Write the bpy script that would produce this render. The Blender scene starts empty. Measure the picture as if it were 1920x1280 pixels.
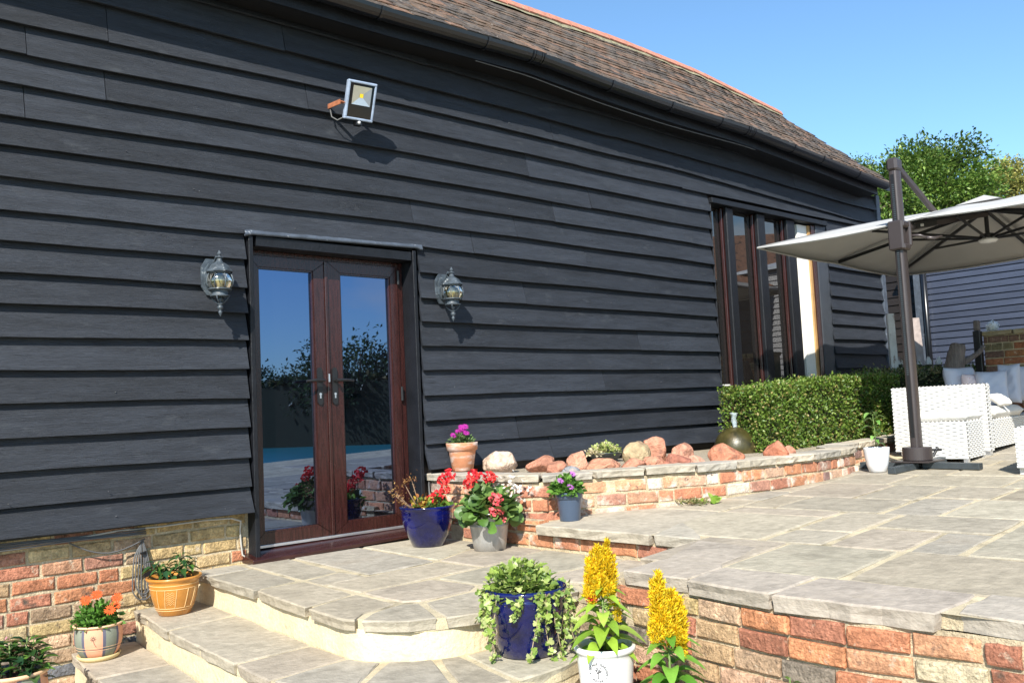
import bpy, bmesh, math, random
import numpy as np
from mathutils import Vector, Matrix
random.seed(7); rng = np.random.default_rng(7)
SC = bpy.context.scene
COL = SC.collection
# ------------------------------------------------------------------ camera
FOC = 1700.0                                   # focal length in units of a 1920 wide picture
RM = np.array([[0.7410921677828217, -0.669788562860461, -0.046536866163038294],
               [-0.018338922256770827, -0.08948071573760188, 0.9958197052888372],
               [0.6711528013659916, 0.7371407481427172, 0.07859665798351008]])
EYE = np.array([0.0, -5.35, 0.845])
cd = bpy.data.cameras.new("camera"); cam = bpy.data.objects.new("camera", cd); COL.objects.link(cam)
cd.sensor_fit = 'HORIZONTAL'; cd.sensor_width = 36.0; cd.lens = 36.0 * FOC / 1920.0
cd.clip_start = 0.05; cd.clip_end = 600
m3 = Matrix(((RM[0][0], RM[1][0], -RM[2][0]), (RM[0][1], RM[1][1], -RM[2][1]), (RM[0][2], RM[1][2], -RM[2][2])))
cam.matrix_world = Matrix.Translation(Vector(EYE)) @ m3.to_4x4()
SC.camera = cam
# ------------------------------------------------------------------ light
SUN = np.array([0.625, 0.485, -0.61]); SUN = SUN / np.linalg.norm(SUN)
w = bpy.data.worlds.new("World"); SC.world = w; w.use_nodes = True
nt = w.node_tree; nt.nodes.clear()
sky = nt.nodes.new('ShaderNodeTexSky'); sky.sky_type = 'NISHITA'; sky.sun_disc = False
sky.sun_elevation = math.asin(-SUN[2]); sky.sun_rotation = math.atan2(-SUN[0], -SUN[1])
sky.altitude = 100; sky.air_density = 1.0; sky.dust_density = 0.3; sky.ozone_density = 2.2
bg = nt.nodes.new('ShaderNodeBackground'); bg.inputs[1].default_value = 0.11
wo = nt.nodes.new('ShaderNodeOutputWorld')
tint = nt.nodes.new('ShaderNodeMix'); tint.data_type = 'RGBA'; tint.blend_type = 'MULTIPLY'; tint.inputs[0].default_value = 1.0; tint.inputs[7].default_value = (0.92, 1.15, 1.24, 1)
nt.links.new(sky.outputs[0], tint.inputs[6])
tc_ = nt.nodes.new('ShaderNodeTexCoord'); mp_ = nt.nodes.new('ShaderNodeMapping'); mp_.inputs['Scale'].default_value = (2.6, 2.6, 6.5); cn_ = nt.nodes.new('ShaderNodeTexNoise'); cn_.inputs['Scale'].default_value = 1.3; cn_.inputs['Detail'].default_value = 8
nt.links.new(tc_.outputs['Generated'], mp_.inputs[0]); nt.links.new(mp_.outputs[0], cn_.inputs['Vector'])
mr_ = nt.nodes.new('ShaderNodeMapRange'); mr_.inputs[1].default_value = 0.47; mr_.inputs[2].default_value = 0.68; nt.links.new(cn_.outputs['Fac'], mr_.inputs[0])
dt_ = nt.nodes.new('ShaderNodeVectorMath'); dt_.operation = 'DOT_PRODUCT'; dt_.inputs[1].default_value = (0.64, -0.74, 0.2); nt.links.new(tc_.outputs['Generated'], dt_.inputs[0])
mr2_ = nt.nodes.new('ShaderNodeMapRange'); mr2_.inputs[1].default_value = 0.55; mr2_.inputs[2].default_value = 0.9; nt.links.new(dt_.outputs['Value'], mr2_.inputs[0])
mm_ = nt.nodes.new('ShaderNodeMath'); mm_.operation = 'MULTIPLY'; nt.links.new(mr_.outputs[0], mm_.inputs[0]); nt.links.new(mr2_.outputs[0], mm_.inputs[1])
cmx = nt.nodes.new('ShaderNodeMix'); cmx.data_type = 'RGBA'; cmx.inputs[7].default_value = (6.5, 6.3, 6.0, 1); nt.links.new(mm_.outputs[0], cmx.inputs[0]); nt.links.new(tint.outputs[2], cmx.inputs[6])
nt.links.new(cmx.outputs[2], bg.inputs[0]); nt.links.new(bg.outputs[0], wo.inputs[0])
sl = bpy.data.lights.new("sun", 'SUN'); sl.energy = 5.0; sl.angle = math.radians(0.53); sl.color = (1.0, 0.95, 0.86)
so = bpy.data.objects.new("sun", sl); COL.objects.link(so)
so.rotation_euler = Vector(SUN).to_track_quat('-Z', 'Y').to_euler()
SC.view_settings.view_transform = 'Standard'; SC.view_settings.look = 'None'
SC.view_settings.gamma = 1.0; SC.view_settings.use_curve_mapping = False
SC.view_settings.exposure = 0.74
SC.render.engine = 'CYCLES'

# ------------------------------------------------------------------ helpers: measured points on real planes
def ray(px, py):
    return np.array([(px - 960) / FOC, -(py - 640) / FOC, 1.0]) @ RM
def pz(px, py, z):                              # point on the level z
    d = ray(px, py); return EYE + d * ((z - EYE[2]) / d[2])
def py_(px, py, y=0.0):                         # point on the plane y
    d = ray(px, py); return EYE + d * ((y - EYE[1]) / d[1])
def px_(px, py, x):                             # point on the plane x
    d = ray(px, py); return EYE + d * (x / d[0])
def pd(px, py, dep):                            # point at a distance
    return EYE + ray(px, py) * dep
def patz(x): return 0.15 + 0.03 * (x - 3.9)     # the upper patio rises gently
def pp(px, py, h=0.0):
    d = ray(px, py); t = (0.15 - 0.03 * 3.9 + h - EYE[2]) / (d[2] - 0.03 * d[0]); return EYE + d * t

def tag(o, label=None, cat=None, group=None, kind=None):
    if label: o['label'] = label
    if cat: o['category'] = cat
    if group: o['group'] = group
    if kind: o['kind'] = kind
    return o
def empty(name, loc=(0, 0, 0), label=None, cat=None, group=None, kind=None, rz=0):
    o = bpy.data.objects.new(name, None); COL.objects.link(o); o.location = loc; o.rotation_euler = (0, 0, rz)
    o.empty_display_size = 0.1
    return tag(o, label, cat, group, kind)
def link(name, me, mat=None, parent=None, color=None, world=True):
    if mat is not None and not me.materials: me.materials.append(mat)
    o = bpy.data.objects.new(name, me); COL.objects.link(o)
    if parent is not None:
        o.parent = parent
        if world:
            bpy_mw = PM.get(parent.name)
            if bpy_mw is None: bpy_mw = wm(parent)
            o.matrix_parent_inverse = bpy_mw.inverted()
    if color is not None: o.color = (*color[:3], 1)
    return o
PM = {}
def wm(o):
    m = Matrix.LocRotScale(o.location, o.rotation_euler, o.scale)
    if o.parent is not None: m = wm(o.parent) @ o.matrix_parent_inverse @ m
    return m
def pyd(name, V, F, mat=None, parent=None, smooth=False, color=None, mats=None, midx=None):
    me = bpy.data.meshes.new(name)
    me.from_pydata([tuple(map(float, v)) for v in V], [], [tuple(f) for f in F])
    if mats:
        for m in mats: me.materials.append(m)
        me.polygons.foreach_set('material_index', midx)
    if smooth: me.polygons.foreach_set('use_smooth', [True] * len(me.polygons))
    me.update()
    return link(name, me, mat, parent, color)
def npm(name, V, F, mat, parent=None, cols=None, smooth=False, kind=None):
    """big mesh from arrays; F (m,k); cols per vertex"""
    me = bpy.data.meshes.new(name); V = np.asarray(V, np.float32); F = np.asarray(F, np.int32)
    k = F.shape[1]; me.vertices.add(len(V)); me.vertices.foreach_set('co', V.ravel())
    me.loops.add(F.size); me.loops.foreach_set('vertex_index', F.ravel())
    me.polygons.add(len(F)); me.polygons.foreach_set('loop_start', np.arange(0, F.size, k, dtype=np.int32))
    me.polygons.foreach_set('loop_total', np.full(len(F), k, np.int32))
    if smooth: me.polygons.foreach_set('use_smooth', np.ones(len(F), bool))
    me.update(calc_edges=True)
    if cols is not None:
        a = me.color_attributes.new('Col', 'FLOAT_COLOR', 'POINT')
        c = np.ones((len(V), 4), np.float32); c[:, :3] = cols; a.data.foreach_set('color', c.ravel())
    o = link(name, me, mat, parent)
    if kind: o['kind'] = kind
    return o

class MB:
    def __init__(s): s.V = []; s.F = []
    def add(s, V, F):
        b = len(s.V); s.V += [tuple(map(float, v)) for v in V]; s.F += [tuple(i + b for i in f) for f in F]; return s
    def box(s, lo, hi, mat=None):
        x0, y0, z0 = lo; x1, y1, z1 = hi
        V = [Vector(p) for p in ((x0, y0, z0), (x1, y0, z0), (x1, y1, z0), (x0, y1, z0), (x0, y0, z1), (x1, y0, z1), (x1, y1, z1), (x0, y1, z1))]
        if mat is not None: V = [mat @ v for v in V]
        return s.add(V, [(0, 3, 2, 1), (4, 5, 6, 7), (0, 1, 5, 4), (1, 2, 6, 5), (2, 3, 7, 6), (3, 0, 4, 7)])
    def bar(s, a, b, w, h=None, up=(0, 0, 1)):
        a = Vector(a); b = Vector(b); d = (b - a); L = d.length; d.normalize(); h = h or w
        u = Vector(up)
        if abs(d.dot(u)) > 0.97: u = Vector((1, 0, 0))
        r = d.cross(u).normalized(); u = r.cross(d)
        V = []
        for p in (a, b):
            for i, j in ((-1, -1), (1, -1), (1, 1), (-1, 1)): V.append(p + r * i * w / 2 + u * j * h / 2)
        return s.add(V, [(0, 1, 2, 3), (7, 6, 5, 4), (0, 4, 5, 1), (1, 5, 6, 2), (2, 6, 7, 3), (3, 7, 4, 0)])
    def tube(s, pts, r, n=8, cap=True):
        pts = [Vector(p) for p in pts]; k = len(pts)
        R = r if isinstance(r, (list, tuple, np.ndarray)) else [r] * k
        prev = None; base = len(s.V)
        for i, p in enumerate(pts):
            d = (pts[min(i + 1, k - 1)] - pts[max(i - 1, 0)]).normalized()
            if prev is None:
                u = Vector((0, 0, 1)) if abs(d.z) < 0.9 else Vector((1, 0, 0))
                a = d.cross(u).normalized()
            else:
                a = (prev - d * prev.dot(d)).normalized()
            prev = a; b = d.cross(a)
            for j in range(n):
                t = 2 * math.pi * j / n; q = p + (a * math.cos(t) + b * math.sin(t)) * R[i]; s.V.append(tuple(q))
        for i in range(k - 1):
            for j in range(n):
                j2 = (j + 1) % n; s.F.append((base + i * n + j, base + i * n + j2, base + (i + 1) * n + j2, base + (i + 1) * n + j))
        if cap:
            s.F.append(tuple(base + j for j in range(n))[::-1]); s.F.append(tuple(base + (k - 1) * n + j for j in range(n)))
        return s
    def lathe(s, prof, c=(0, 0, 0), n=40, mat=None):
        base = len(s.V); c = Vector(c)
        for r, z in prof:
            for j in range(n):
                t = 2 * math.pi * j / n; v = Vector((r * math.cos(t), r * math.sin(t), z))
                if mat is not None: v = mat @ v
                s.V.append(tuple(v + c))
        for i in range(len(prof) - 1):
            for j in range(n):
                j2 = (j + 1) % n; s.F.append((base + i * n + j, base + i * n + j2, base + (i + 1) * n + j2, base + (i + 1) * n + j))
        return s
    def disc(s, r, z, c=(0, 0, 0), n=40):
        base = len(s.V)
        for j in range(n):
            t = 2 * math.pi * j / n; s.V.append((c[0] + r * math.cos(t), c[1] + r * math.sin(t), c[2] + z))
        s.F.append(tuple(range(base, base + n))); return s
    def build(s, name, mat, parent=None, smooth=False, color=None, bevel=0):
        o = pyd(name, s.V, s.F, mat, parent, smooth, color)
        if bevel:
            bm = bmesh.new(); bm.from_mesh(o.data); bmesh.ops.bevel(bm, geom=list(bm.edges), offset=bevel, segments=1, affect='EDGES', profile=0.5); bm.to_mesh(o.data); bm.free()
        return o

# ------------------------------------------------------------------ materials
def lin(r, g, b):
    f = lambda c: (c / 255 / 12.92) if c / 255 <= 0.04045 else ((c / 255 + 0.055) / 1.055) ** 2.4
    return (f(r), f(g), f(b))
def mk(name, col=(0.5, 0.5, 0.5), rough=0.6, src='const', var=0.25, vs=6.0, stretch=(1, 1, 1), bump=0.0, bs=40.0, bstretch=(1, 1, 1),
       spots=(), metal=0.0, spec=0.5, coat=0.0, bdist=0.01, sheen=0.0, transl=0.0, fine=0.0):
    """src: const | obj (object colour) | attr (Col attribute). spots: (colour, scale, lo, hi, stretch)"""
    m = bpy.data.materials.new(name); m.use_nodes = True; n = m.node_tree.nodes; l = m.node_tree.links; n.clear()
    out = n.new('ShaderNodeOutputMaterial'); b = n.new('ShaderNodeBsdfPrincipled')
    b.inputs['Roughness'].default_value = rough; b.inputs['Metallic'].default_value = metal
    b.inputs['Specular IOR Level'].default_value = spec; b.inputs['Coat Weight'].default_value = coat; b.inputs['Coat Roughness'].default_value = 0.06
    if sheen: b.inputs['Sheen Weight'].default_value = sheen
    geo = n.new('ShaderNodeNewGeometry'); oi = n.new('ShaderNodeObjectInfo')
    ad = n.new('ShaderNodeVectorMath'); ad.operation = 'ADD'
    mulr = n.new('ShaderNodeMath'); mulr.operation = 'MULTIPLY'; mulr.inputs[1].default_value = 37.0
    l.new(oi.outputs['Random'], mulr.inputs[0]); l.new(geo.outputs['Position'], ad.inputs[0]); l.new(mulr.outputs[0], ad.inputs[1])
    def coord(st):
        mp = n.new('ShaderNodeMapping'); mp.inputs['Scale'].default_value = st; l.new(ad.outputs[0], mp.inputs['Vector']); return mp.outputs[0]
    def noise(scale, st=(1, 1, 1), det=5.0):
        t = n.new('ShaderNodeTexNoise'); t.inputs['Scale'].default_value = scale; t.inputs['Detail'].default_value = det; t.inputs['Roughness'].default_value = 0.62
        l.new(coord(st), t.inputs['Vector']); return t.outputs['Fac']
    if src == 'const':
        rgb = n.new('ShaderNodeRGB'); rgb.outputs[0].default_value = (*col, 1); cur = rgb.outputs[0]
    elif src == 'obj': cur = oi.outputs['Color']
    else:
        at = n.new('ShaderNodeAttribute'); at.attribute_name = 'Col'; cur = at.outputs['Color']
    if var:
        mr = n.new('ShaderNodeMapRange'); mr.inputs[1].default_value = 0.3; mr.inputs[2].default_value = 0.7
        mr.inputs[3].default_value = 1 - var; mr.inputs[4].default_value = 1 + var
        l.new(noise(vs, stretch), mr.inputs[0])
        vm = n.new('ShaderNodeVectorMath'); vm.operation = 'SCALE'; l.new(cur, vm.inputs[0]); l.new(mr.outputs[0], vm.inputs['Scale']); cur = vm.outputs[0]
    if fine:
        mr = n.new('ShaderNodeMapRange'); mr.inputs[1].default_value = 0.3; mr.inputs[2].default_value = 0.7
        mr.inputs[3].default_value = 1 - fine; mr.inputs[4].default_value = 1 + fine
        l.new(noise(bs * 1.3, bstretch, 3.0), mr.inputs[0])
        vm = n.new('ShaderNodeVectorMath'); vm.operation = 'SCALE'; l.new(cur, vm.inputs[0]); l.new(mr.outputs[0], vm.inputs['Scale']); cur = vm.outputs[0]
    for sp in spots:
        c, sc, lo, hi = sp[:4]; st = sp[4] if len(sp) > 4 else (1, 1, 1)
        mr = n.new('ShaderNodeMapRange'); mr.inputs[1].default_value = lo; mr.inputs[2].default_value = hi; l.new(noise(sc, st), mr.inputs[0])
        mx = n.new('ShaderNodeMix'); mx.data_type = 'RGBA'; l.new(mr.outputs[0], mx.inputs[0]); l.new(cur, mx.inputs[6]); mx.inputs[7].default_value = (*c, 1); cur = mx.outputs[2]
    l.new(cur, b.inputs['Base Color'])
    if bump:
        bp = n.new('ShaderNodeBump'); bp.inputs['Strength'].default_value = bump; bp.inputs['Distance'].default_value = bdist
        l.new(noise(bs, bstretch, 6.0), bp.inputs['Height']); l.new(bp.outputs[0], b.inputs['Normal'])
    sh = b.outputs[0]
    if transl:
        t = n.new('ShaderNodeBsdfTranslucent'); l.new(cur, t.inputs[0]); mx = n.new('ShaderNodeMixShader'); mx.inputs[0].default_value = transl
        l.new(sh, mx.inputs[1]); l.new(t.outputs[0], mx.inputs[2]); sh = mx.outputs[0]
    l.new(sh, out.inputs[0]); return m
def glassmat(name, refl, tint, base, rough=0.01, transp=0.0):
    m = bpy.data.materials.new(name); m.use_nodes = True; n = m.node_tree.nodes; l = m.node_tree.links; n.clear()
    out = n.new('ShaderNodeOutputMaterial'); g = n.new('ShaderNodeBsdfGlossy'); g.inputs['Roughness'].default_value = rough; g.inputs[0].default_value = (*tint, 1)
    if transp: d = n.new('ShaderNodeBsdfTransparent'); d.inputs[0].default_value = (*base, 1)
    else: d = n.new('ShaderNodeBsdfDiffuse'); d.inputs[0].default_value = (*base, 1)
    lw = n.new('ShaderNodeLayerWeight'); lw.inputs[0].default_value = 0.35
    mr = n.new('ShaderNodeMapRange'); mr.inputs[3].default_value = refl; mr.inputs[4].default_value = 1.0; l.new(lw.outputs['Fresnel'], mr.inputs[0])
    mx = n.new('ShaderNodeMixShader'); l.new(mr.outputs[0], mx.inputs[0]); l.new(d.outputs[0], mx.inputs[1]); l.new(g.outputs[0], mx.inputs[2]); l.new(mx.outputs[0], out.inputs[0])
    return m
MT = {}
MT['board'] = mk('black_weatherboard_paint', rough=0.58, src='obj', var=0.30, vs=4, stretch=(0.6, 1, 5), bump=0.9, bs=11, bstretch=(1, 6, 24), bdist=0.007, spec=0.35,
                 spots=[((0.13, 0.145, 0.16), 120, 0.735, 0.77), ((0.045, 0.050, 0.058), 5, 0.60, 0.80, (1, 1, 2.2)), ((0.003, 0.003, 0.004), 8, 0.635, 0.67, (0.6, 1, 30))], fine=0.24)
MT['blackpaint'] = mk('black_joinery_paint', (0.009, 0.010, 0.013), 0.45, var=0.3, vs=8, bump=0.5, bs=30, bstretch=(3, 3, 1), spec=0.3, spots=[((0.16, 0.16, 0.16), 60, 0.72, 0.76)])
MT['greypaint'] = mk('weathered_grey_paint', (0.065, 0.080, 0.105), 0.5, var=0.3, vs=10, bump=0.4, bs=40, spots=[((0.25, 0.27, 0.3), 30, .64, .7)])
MT['charcoal'] = mk('charcoal_paint', (0.04, 0.047, 0.058), 0.5, var=0.15, vs=6, bump=0.2, bs=30)
MT['mahog'] = mk('mahogany_woodgrain', (0.034, 0.0105, 0.009), 0.25, var=0.45, vs=12, stretch=(5, 5, 0.6), bump=0.05, bs=60, spec=0.6, fine=0.1)
MT['mahogh'] = mk('mahogany_woodgrain_across', (0.034, 0.0105, 0.009), 0.25, var=0.45, vs=12, stretch=(0.6, 5, 5), spec=0.6)
MT['alu'] = mk('aluminium_strip', (0.7, 0.72, 0.75), 0.3, metal=0.8, var=0.1)
MT['glass'] = glassmat('door_glass', 0.29, (0.44, 0.60, 1.0), (0.003, 0.003, 0.004))
MT['wglass'] = glassmat('window_glass', 0.15, (0.8, 0.8, 0.8), (0.012, 0.010, 0.009))
MT['gutter'] = mk('black_plastic_gutter', (0.006, 0.007, 0.010), 0.3, var=0.15, vs=3, spec=0.6)
MT['tile'] = mk('old_clay_roof_tile', rough=0.85, src='obj', var=0.35, vs=18, bump=0.5, bs=60, spots=[((0.25, 0.22, 0.19), 34, 0.60, 0.68), ((0.02, 0.016, 0.013), 12, 0.56, 0.66)])
MT['ridge'] = mk('terracotta_ridge_tile', (0.46, 0.19, 0.13), 0.8, var=0.25, vs=14, bump=0.4, bs=50, spots=[((0.33, 0.30, 0.17), 22, 0.58, 0.68)])
MT['lichen'] = mk('lichened_mortar', (0.24, 0.22, 0.14), 0.95, var=0.4, vs=20, bump=0.8, bs=50)
MT['brick'] = mk('old_brick', rough=0.95, src='obj', var=0.38, vs=16, bump=1.0, bs=60, bdist=0.016, fine=0.28, spec=0.2, spots=[((0.12, 0.09, 0.07), 14, 0.60, 0.74), ((0.58, 0.48, 0.36), 20, 0.60, 0.74)])
MT['brickw'] = mk('limewashed_brick', rough=0.92, src='obj', var=0.3, vs=22, bump=0.9, bs=70, bdist=0.012, fine=0.2,
                  spots=[((0.08, 0.06, 0.055), 13, 0.62, 0.70), ((0.62, 0.55, 0.46), 9, 0.54, 0.68)])
MT['mortar'] = mk('sandy_mortar', (0.50, 0.41, 0.27), 0.95, var=0.3, vs=12, bump=1.0, bs=90, bdist=0.012, fine=0.2)
MT['mortarp'] = mk('pale_mortar', (0.52, 0.44, 0.29), 0.95, var=0.3, vs=5, bump=0.8, bs=120, bdist=0.006, fine=0.15, spots=[((0.20, 0.17, 0.11), 7, 0.56, 0.72)])
MT['stone'] = mk('riven_sandstone', rough=0.95, src='obj', var=0.22, vs=4, stretch=(1, 1, 1), bump=0.7, bs=16, bdist=0.016, bstretch=(1, 1, 1.4), fine=0.15, spec=0.15,
                 spots=[((0.25, 0.21, 0.16), 4, 0.56, 0.85), ((0.56, 0.52, 0.44), 40, 0.70, 0.76), ((0.10, 0.085, 0.07), 60, 0.72, 0.78)])
MT['render'] = mk('cream_render', (0.66, 0.55, 0.36), 0.92, var=0.14, vs=5, bump=0.8, bs=40, bdist=0.01, fine=0.1, spots=[((0.36, 0.28, 0.17), 6, 0.60, 0.80, (1, 1, 2.5)), ((0.2, 0.15, 0.1), 50, .70, .76)])
MT['soil'] = mk('dark_soil', (0.035, 0.022, 0.015), 0.95, var=0.5, vs=60, bump=1.0, bs=120, bdist=0.02)
MT['gravel'] = mk('pale_gravel', (0.45, 0.38, 0.28), 0.9, var=0.5, vs=70, bump=1.0, bs=100, bdist=0.02)
MT['ground'] = mk('lawn_and_earth', (0.06, 0.085, 0.03), 0.95, var=0.4, vs=3, bump=0.8, bs=30)
MT['leaf'] = mk('leaf', rough=0.42, src='attr', var=0.12, vs=40, transl=0.32, spec=0.5)
MT['leafgl'] = mk('glossy_leaf', rough=0.25, src='attr', var=0.12, vs=40, transl=0.15, spec=0.6)
MT['petal'] = mk('petal', rough=0.7, src='attr', var=0.1, vs=40, transl=0.3, spec=0.2)
MT['bark'] = mk('bark', (0.10, 0.075, 0.05), 0.95, var=0.4, vs=14, stretch=(3, 3, 0.6), bump=1.0, bs=40, bdist=0.02)
MT['drift'] = mk('bleached_driftwood', (0.20, 0.165, 0.15), 0.9, var=0.35, vs=10, stretch=(4, 4, 0.6), bump=1.0, bs=30, bstretch=(3, 3, 0.5), bdist=0.02)
MT['cobalt'] = mk('cobalt_glaze', (0.002, 0.004, 0.060), 0.12, var=0.7, vs=6, coat=0.6, spots=[((0.09, 0.12, 0.32), 110, 0.68, 0.74)])
MT['zinc'] = mk('galvanised_zinc', (0.42, 0.41, 0.39), 0.42, metal=0.55, var=0.25, vs=10, stretch=(2, 2, 0.6), bump=0.2, bs=60)
MT['terra'] = mk('weathered_terracotta', (0.56, 0.24, 0.12), 0.85, var=0.2, vs=9, bump=0.3, bs=80, spots=[((0.74, 0.58, 0.50), 7, 0.47, 0.62, (0.7, 0.7, 2.2))])
MT['terrarim'] = mk('pale_terracotta', (0.72, 0.45, 0.27), 0.8, var=0.15, vs=12, bump=0.3, bs=80)
MT['ochre'] = mk('ochre_glazed_pot', (0.48, 0.20, 0.035), 0.28, var=0.2, vs=8, coat=0.3)
MT['ochrel'] = mk('incised_pale_line', (0.72, 0.48, 0.22), 0.6, var=0.1)
MT['slate'] = mk('slate_blue_plastic', (0.065, 0.095, 0.15), 0.3, var=0.1, vs=5)
MT['white'] = mk('white_glaze', (0.72, 0.72, 0.72), 0.15, var=0.02)
MT['ink'] = mk('grey_print', (0.035, 0.035, 0.04), 0.6, var=0)
MT['redrock'] = mk('red_sandstone_rock', (0.50, 0.22, 0.15), 0.95, src='obj', var=0.34, vs=8, bump=1.0, bs=16, bdist=0.05, fine=0.2, spec=.15, spots=[((0.22, 0.12, 0.09), 12, 0.56, 0.72), ((0.60, 0.40, 0.30), 9, 0.62, 0.78)])
MT['ball'] = mk('wet_mossy_stone', (0.040, 0.034, 0.010), 0.32, var=0.6, vs=9, bump=0.3, bs=30, spec=0.5, spots=[((0.10, 0.075, 0.03), 12, 0.52, 0.72, (1, 1, .5))])
MT['pole'] = mk('bronze_grey_aluminium', (0.062, 0.050, 0.049), 0.38, metal=0.3, var=0.08, vs=3, spec=0.6)
MT['dark'] = mk('black_metal', (0.012, 0.012, 0.013), 0.4, var=0.1)
MT['crosssteel'] = mk('grey_steel_channel', (0.07, 0.085, 0.095), 0.45, metal=0.4, var=0.25, vs=9)
MT['canopy'] = mk('light_grey_canvas', (0.46, 0.455, 0.44), 0.9, var=0.05, vs=3, bump=0.15, bs=160, transl=0.12)
MT['wicker'] = None
MT['cushion'] = mk('pale_cushion_fabric', (0.46, 0.48, 0.56), 0.9, var=0.05, vs=4, bump=0.25, bs=14, bdist=0.02)
MT['cushionw'] = mk('white_cushion_fabric', (0.70, 0.68, 0.64), 0.9, var=0.04, vs=4, bump=0.3, bs=14, bdist=0.02)
MT['pinkf'] = mk('pink_patterned_fabric', (0.70, 0.60, 0.62), 0.9, var=0.05, spots=[((0.55, 0.30, 0.32), 60, 0.6, 0.66)])
MT['verdi'] = mk('weathered_lantern_paint', (0.055, 0.070, 0.085), 0.45, var=0.5, vs=22, bump=0.3, bs=60, spots=[((0.38, 0.40, 0.40), 30, 0.62, 0.72)])
MT['lampglass'] = glassmat('amber_lantern_glass', 0.16, (0.9, 0.9, 0.8), (0.66, 0.60, 0.38), rough=0.05, transp=1.0)
MT['floodbody'] = mk('oxidised_aluminium', (0.33, 0.40, 0.52), 0.5, metal=0.2, var=0.2, vs=20)
MT['reflector'] = mk('lamp_reflector', (0.55, 0.55, 0.50), 0.3, metal=0.6, var=0.1)
MT['led'] = mk('yellow_led_chip', (0.9, 0.62, 0.03), 0.4, var=0)
MT['rust'] = mk('rusty_bracket', (0.32, 0.11, 0.05), 0.9, var=0.4, vs=30, bump=0.6, bs=60)
MT['cable'] = mk('grey_cable', (0.10, 0.10, 0.10), 0.5, var=0.2)
MT['cablel'] = mk('light_grey_cable', (0.42, 0.40, 0.36), 0.5, var=0.1)
MT['whitewood'] = mk('white_painted_board', (0.80, 0.78, 0.72), 0.5, var=0.06)
MT['oldwhite'] = mk('flaking_white_paint', (0.60, 0.58, 0.55), 0.8, var=0.15, spots=[((0.20, 0.13, 0.09), 14, 0.56, 0.66, (1, 1, 0.4))])
MT['water'] = mk('pool_cover_blue', (0.02, 0.20, 0.22), 0.3, var=0.1, vs=1)
MT['shedboard'] = mk('blue_black_shed_boards', rough=0.35, src='obj', var=0.15, vs=6, stretch=(1, 0.5, 4), bump=0.3, bs=20, bstretch=(6, 1, 20), spec=0.6)
def wicker():
    m = bpy.data.materials.new('white_wicker'); m.use_nodes = True; n = m.node_tree.nodes; l = m.node_tree.links
    b = n['Principled BSDF']; b.inputs['Roughness'].default_value = 0.5; b.inputs['Base Color'].default_value = (0.66, 0.65, 0.62, 1)
    return m
MT['wicker'] = wicker()
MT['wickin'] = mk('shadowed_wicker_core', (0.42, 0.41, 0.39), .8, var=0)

# ================================================================== SETTING: ground
o = pyd('ground', [(-150, -150, -0.62), (200, -150, -0.62), (200, 160, -0.62), (-150, 160, -0.62)], [(0, 1, 2, 3)], MT['ground']); tag(o, kind='structure')

# ================================================================== BARN
barn = empty('barn', (6.3, 1.2, 0), 'long black weatherboarded barn with brown tiled roof and brick plinth', 'barn')
BY = -0.055                                     # front face of the board lips
X0l = [1010, 954, 885, 821.5, 756, 693, 630, 567, 509, 449, 392.5, 329, 269, 213, 152, 91.5, 34]
X4l = [966.4, 915.8, 859.7, 802.7, 747, 691.7, 637, 584.6, 536, 482.7, 433.5, 376.7, 326.4, 275.3, 225, 174.7, 124.4]
X7l = {2: (786, 882), 3: (785, 835), 4: (784, 790), 5: (782, 741), 6: (780, 692.8), 7: (779, 647.5), 8: (778, 601.6), 9: (776, 556), 10: (775, 509), 11: (774, 459), 12: (760, 415.6), 13: (760, 372), 14: (760, 328.8), 15: (760, 284.4), 16: (760, 239), 17: (760, 196), 18: (760, 153), 19: (760, 109)}
X12l = dict(zip(range(2, 20), [833, 796.6, 762, 727, 692.3, 657.8, 622.4, 588.6, 554.6, 522.7, 487, 452, 420, 386, 352.5, 321, 290, 259]))
X16l = dict(zip([6, 7, 8, 9, 10, 11, 12, 13, 17, 18], [689.5, 663, 636.6, 610, 584, 558, 534, 507, 411, 384]))
def stations(k):
    P = []
    if k <= 17:
        P.append(py_(0, X0l[k - 1], BY)); P.append(py_(420, X4l[k - 1], BY))
    if k in X7l: P.append(py_(*X7l[k], BY))
    if k in X12l: P.append(py_(1280, X12l[k], BY))
    if k in X16l: P.append(py_(1600, X16l[k], BY))
    P.sort(key=lambda p: p[0]); return [p[0] for p in P], [p[2] for p in P]
ST = {k: stations(k) for k in range(1, 20)}
def bz(k, x):
    if k < 1: return bz(1, x) - 0.178 * (1 - k)
    if k > 19: return bz(19, x) + 0.178 * (k - 19)
    return float(np.interp(x, *ST[k]))
_g = [py_(a, b, -0.385) for a, b in [(740, 20), (1010, 98), (1150, 152), (1265, 193), (1410, 240), (1550, 296), (1668, 344)]]
def gutz0(x): return float(np.interp(x, [p[0] for p in _g], [p[2] for p in _g]))
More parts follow.
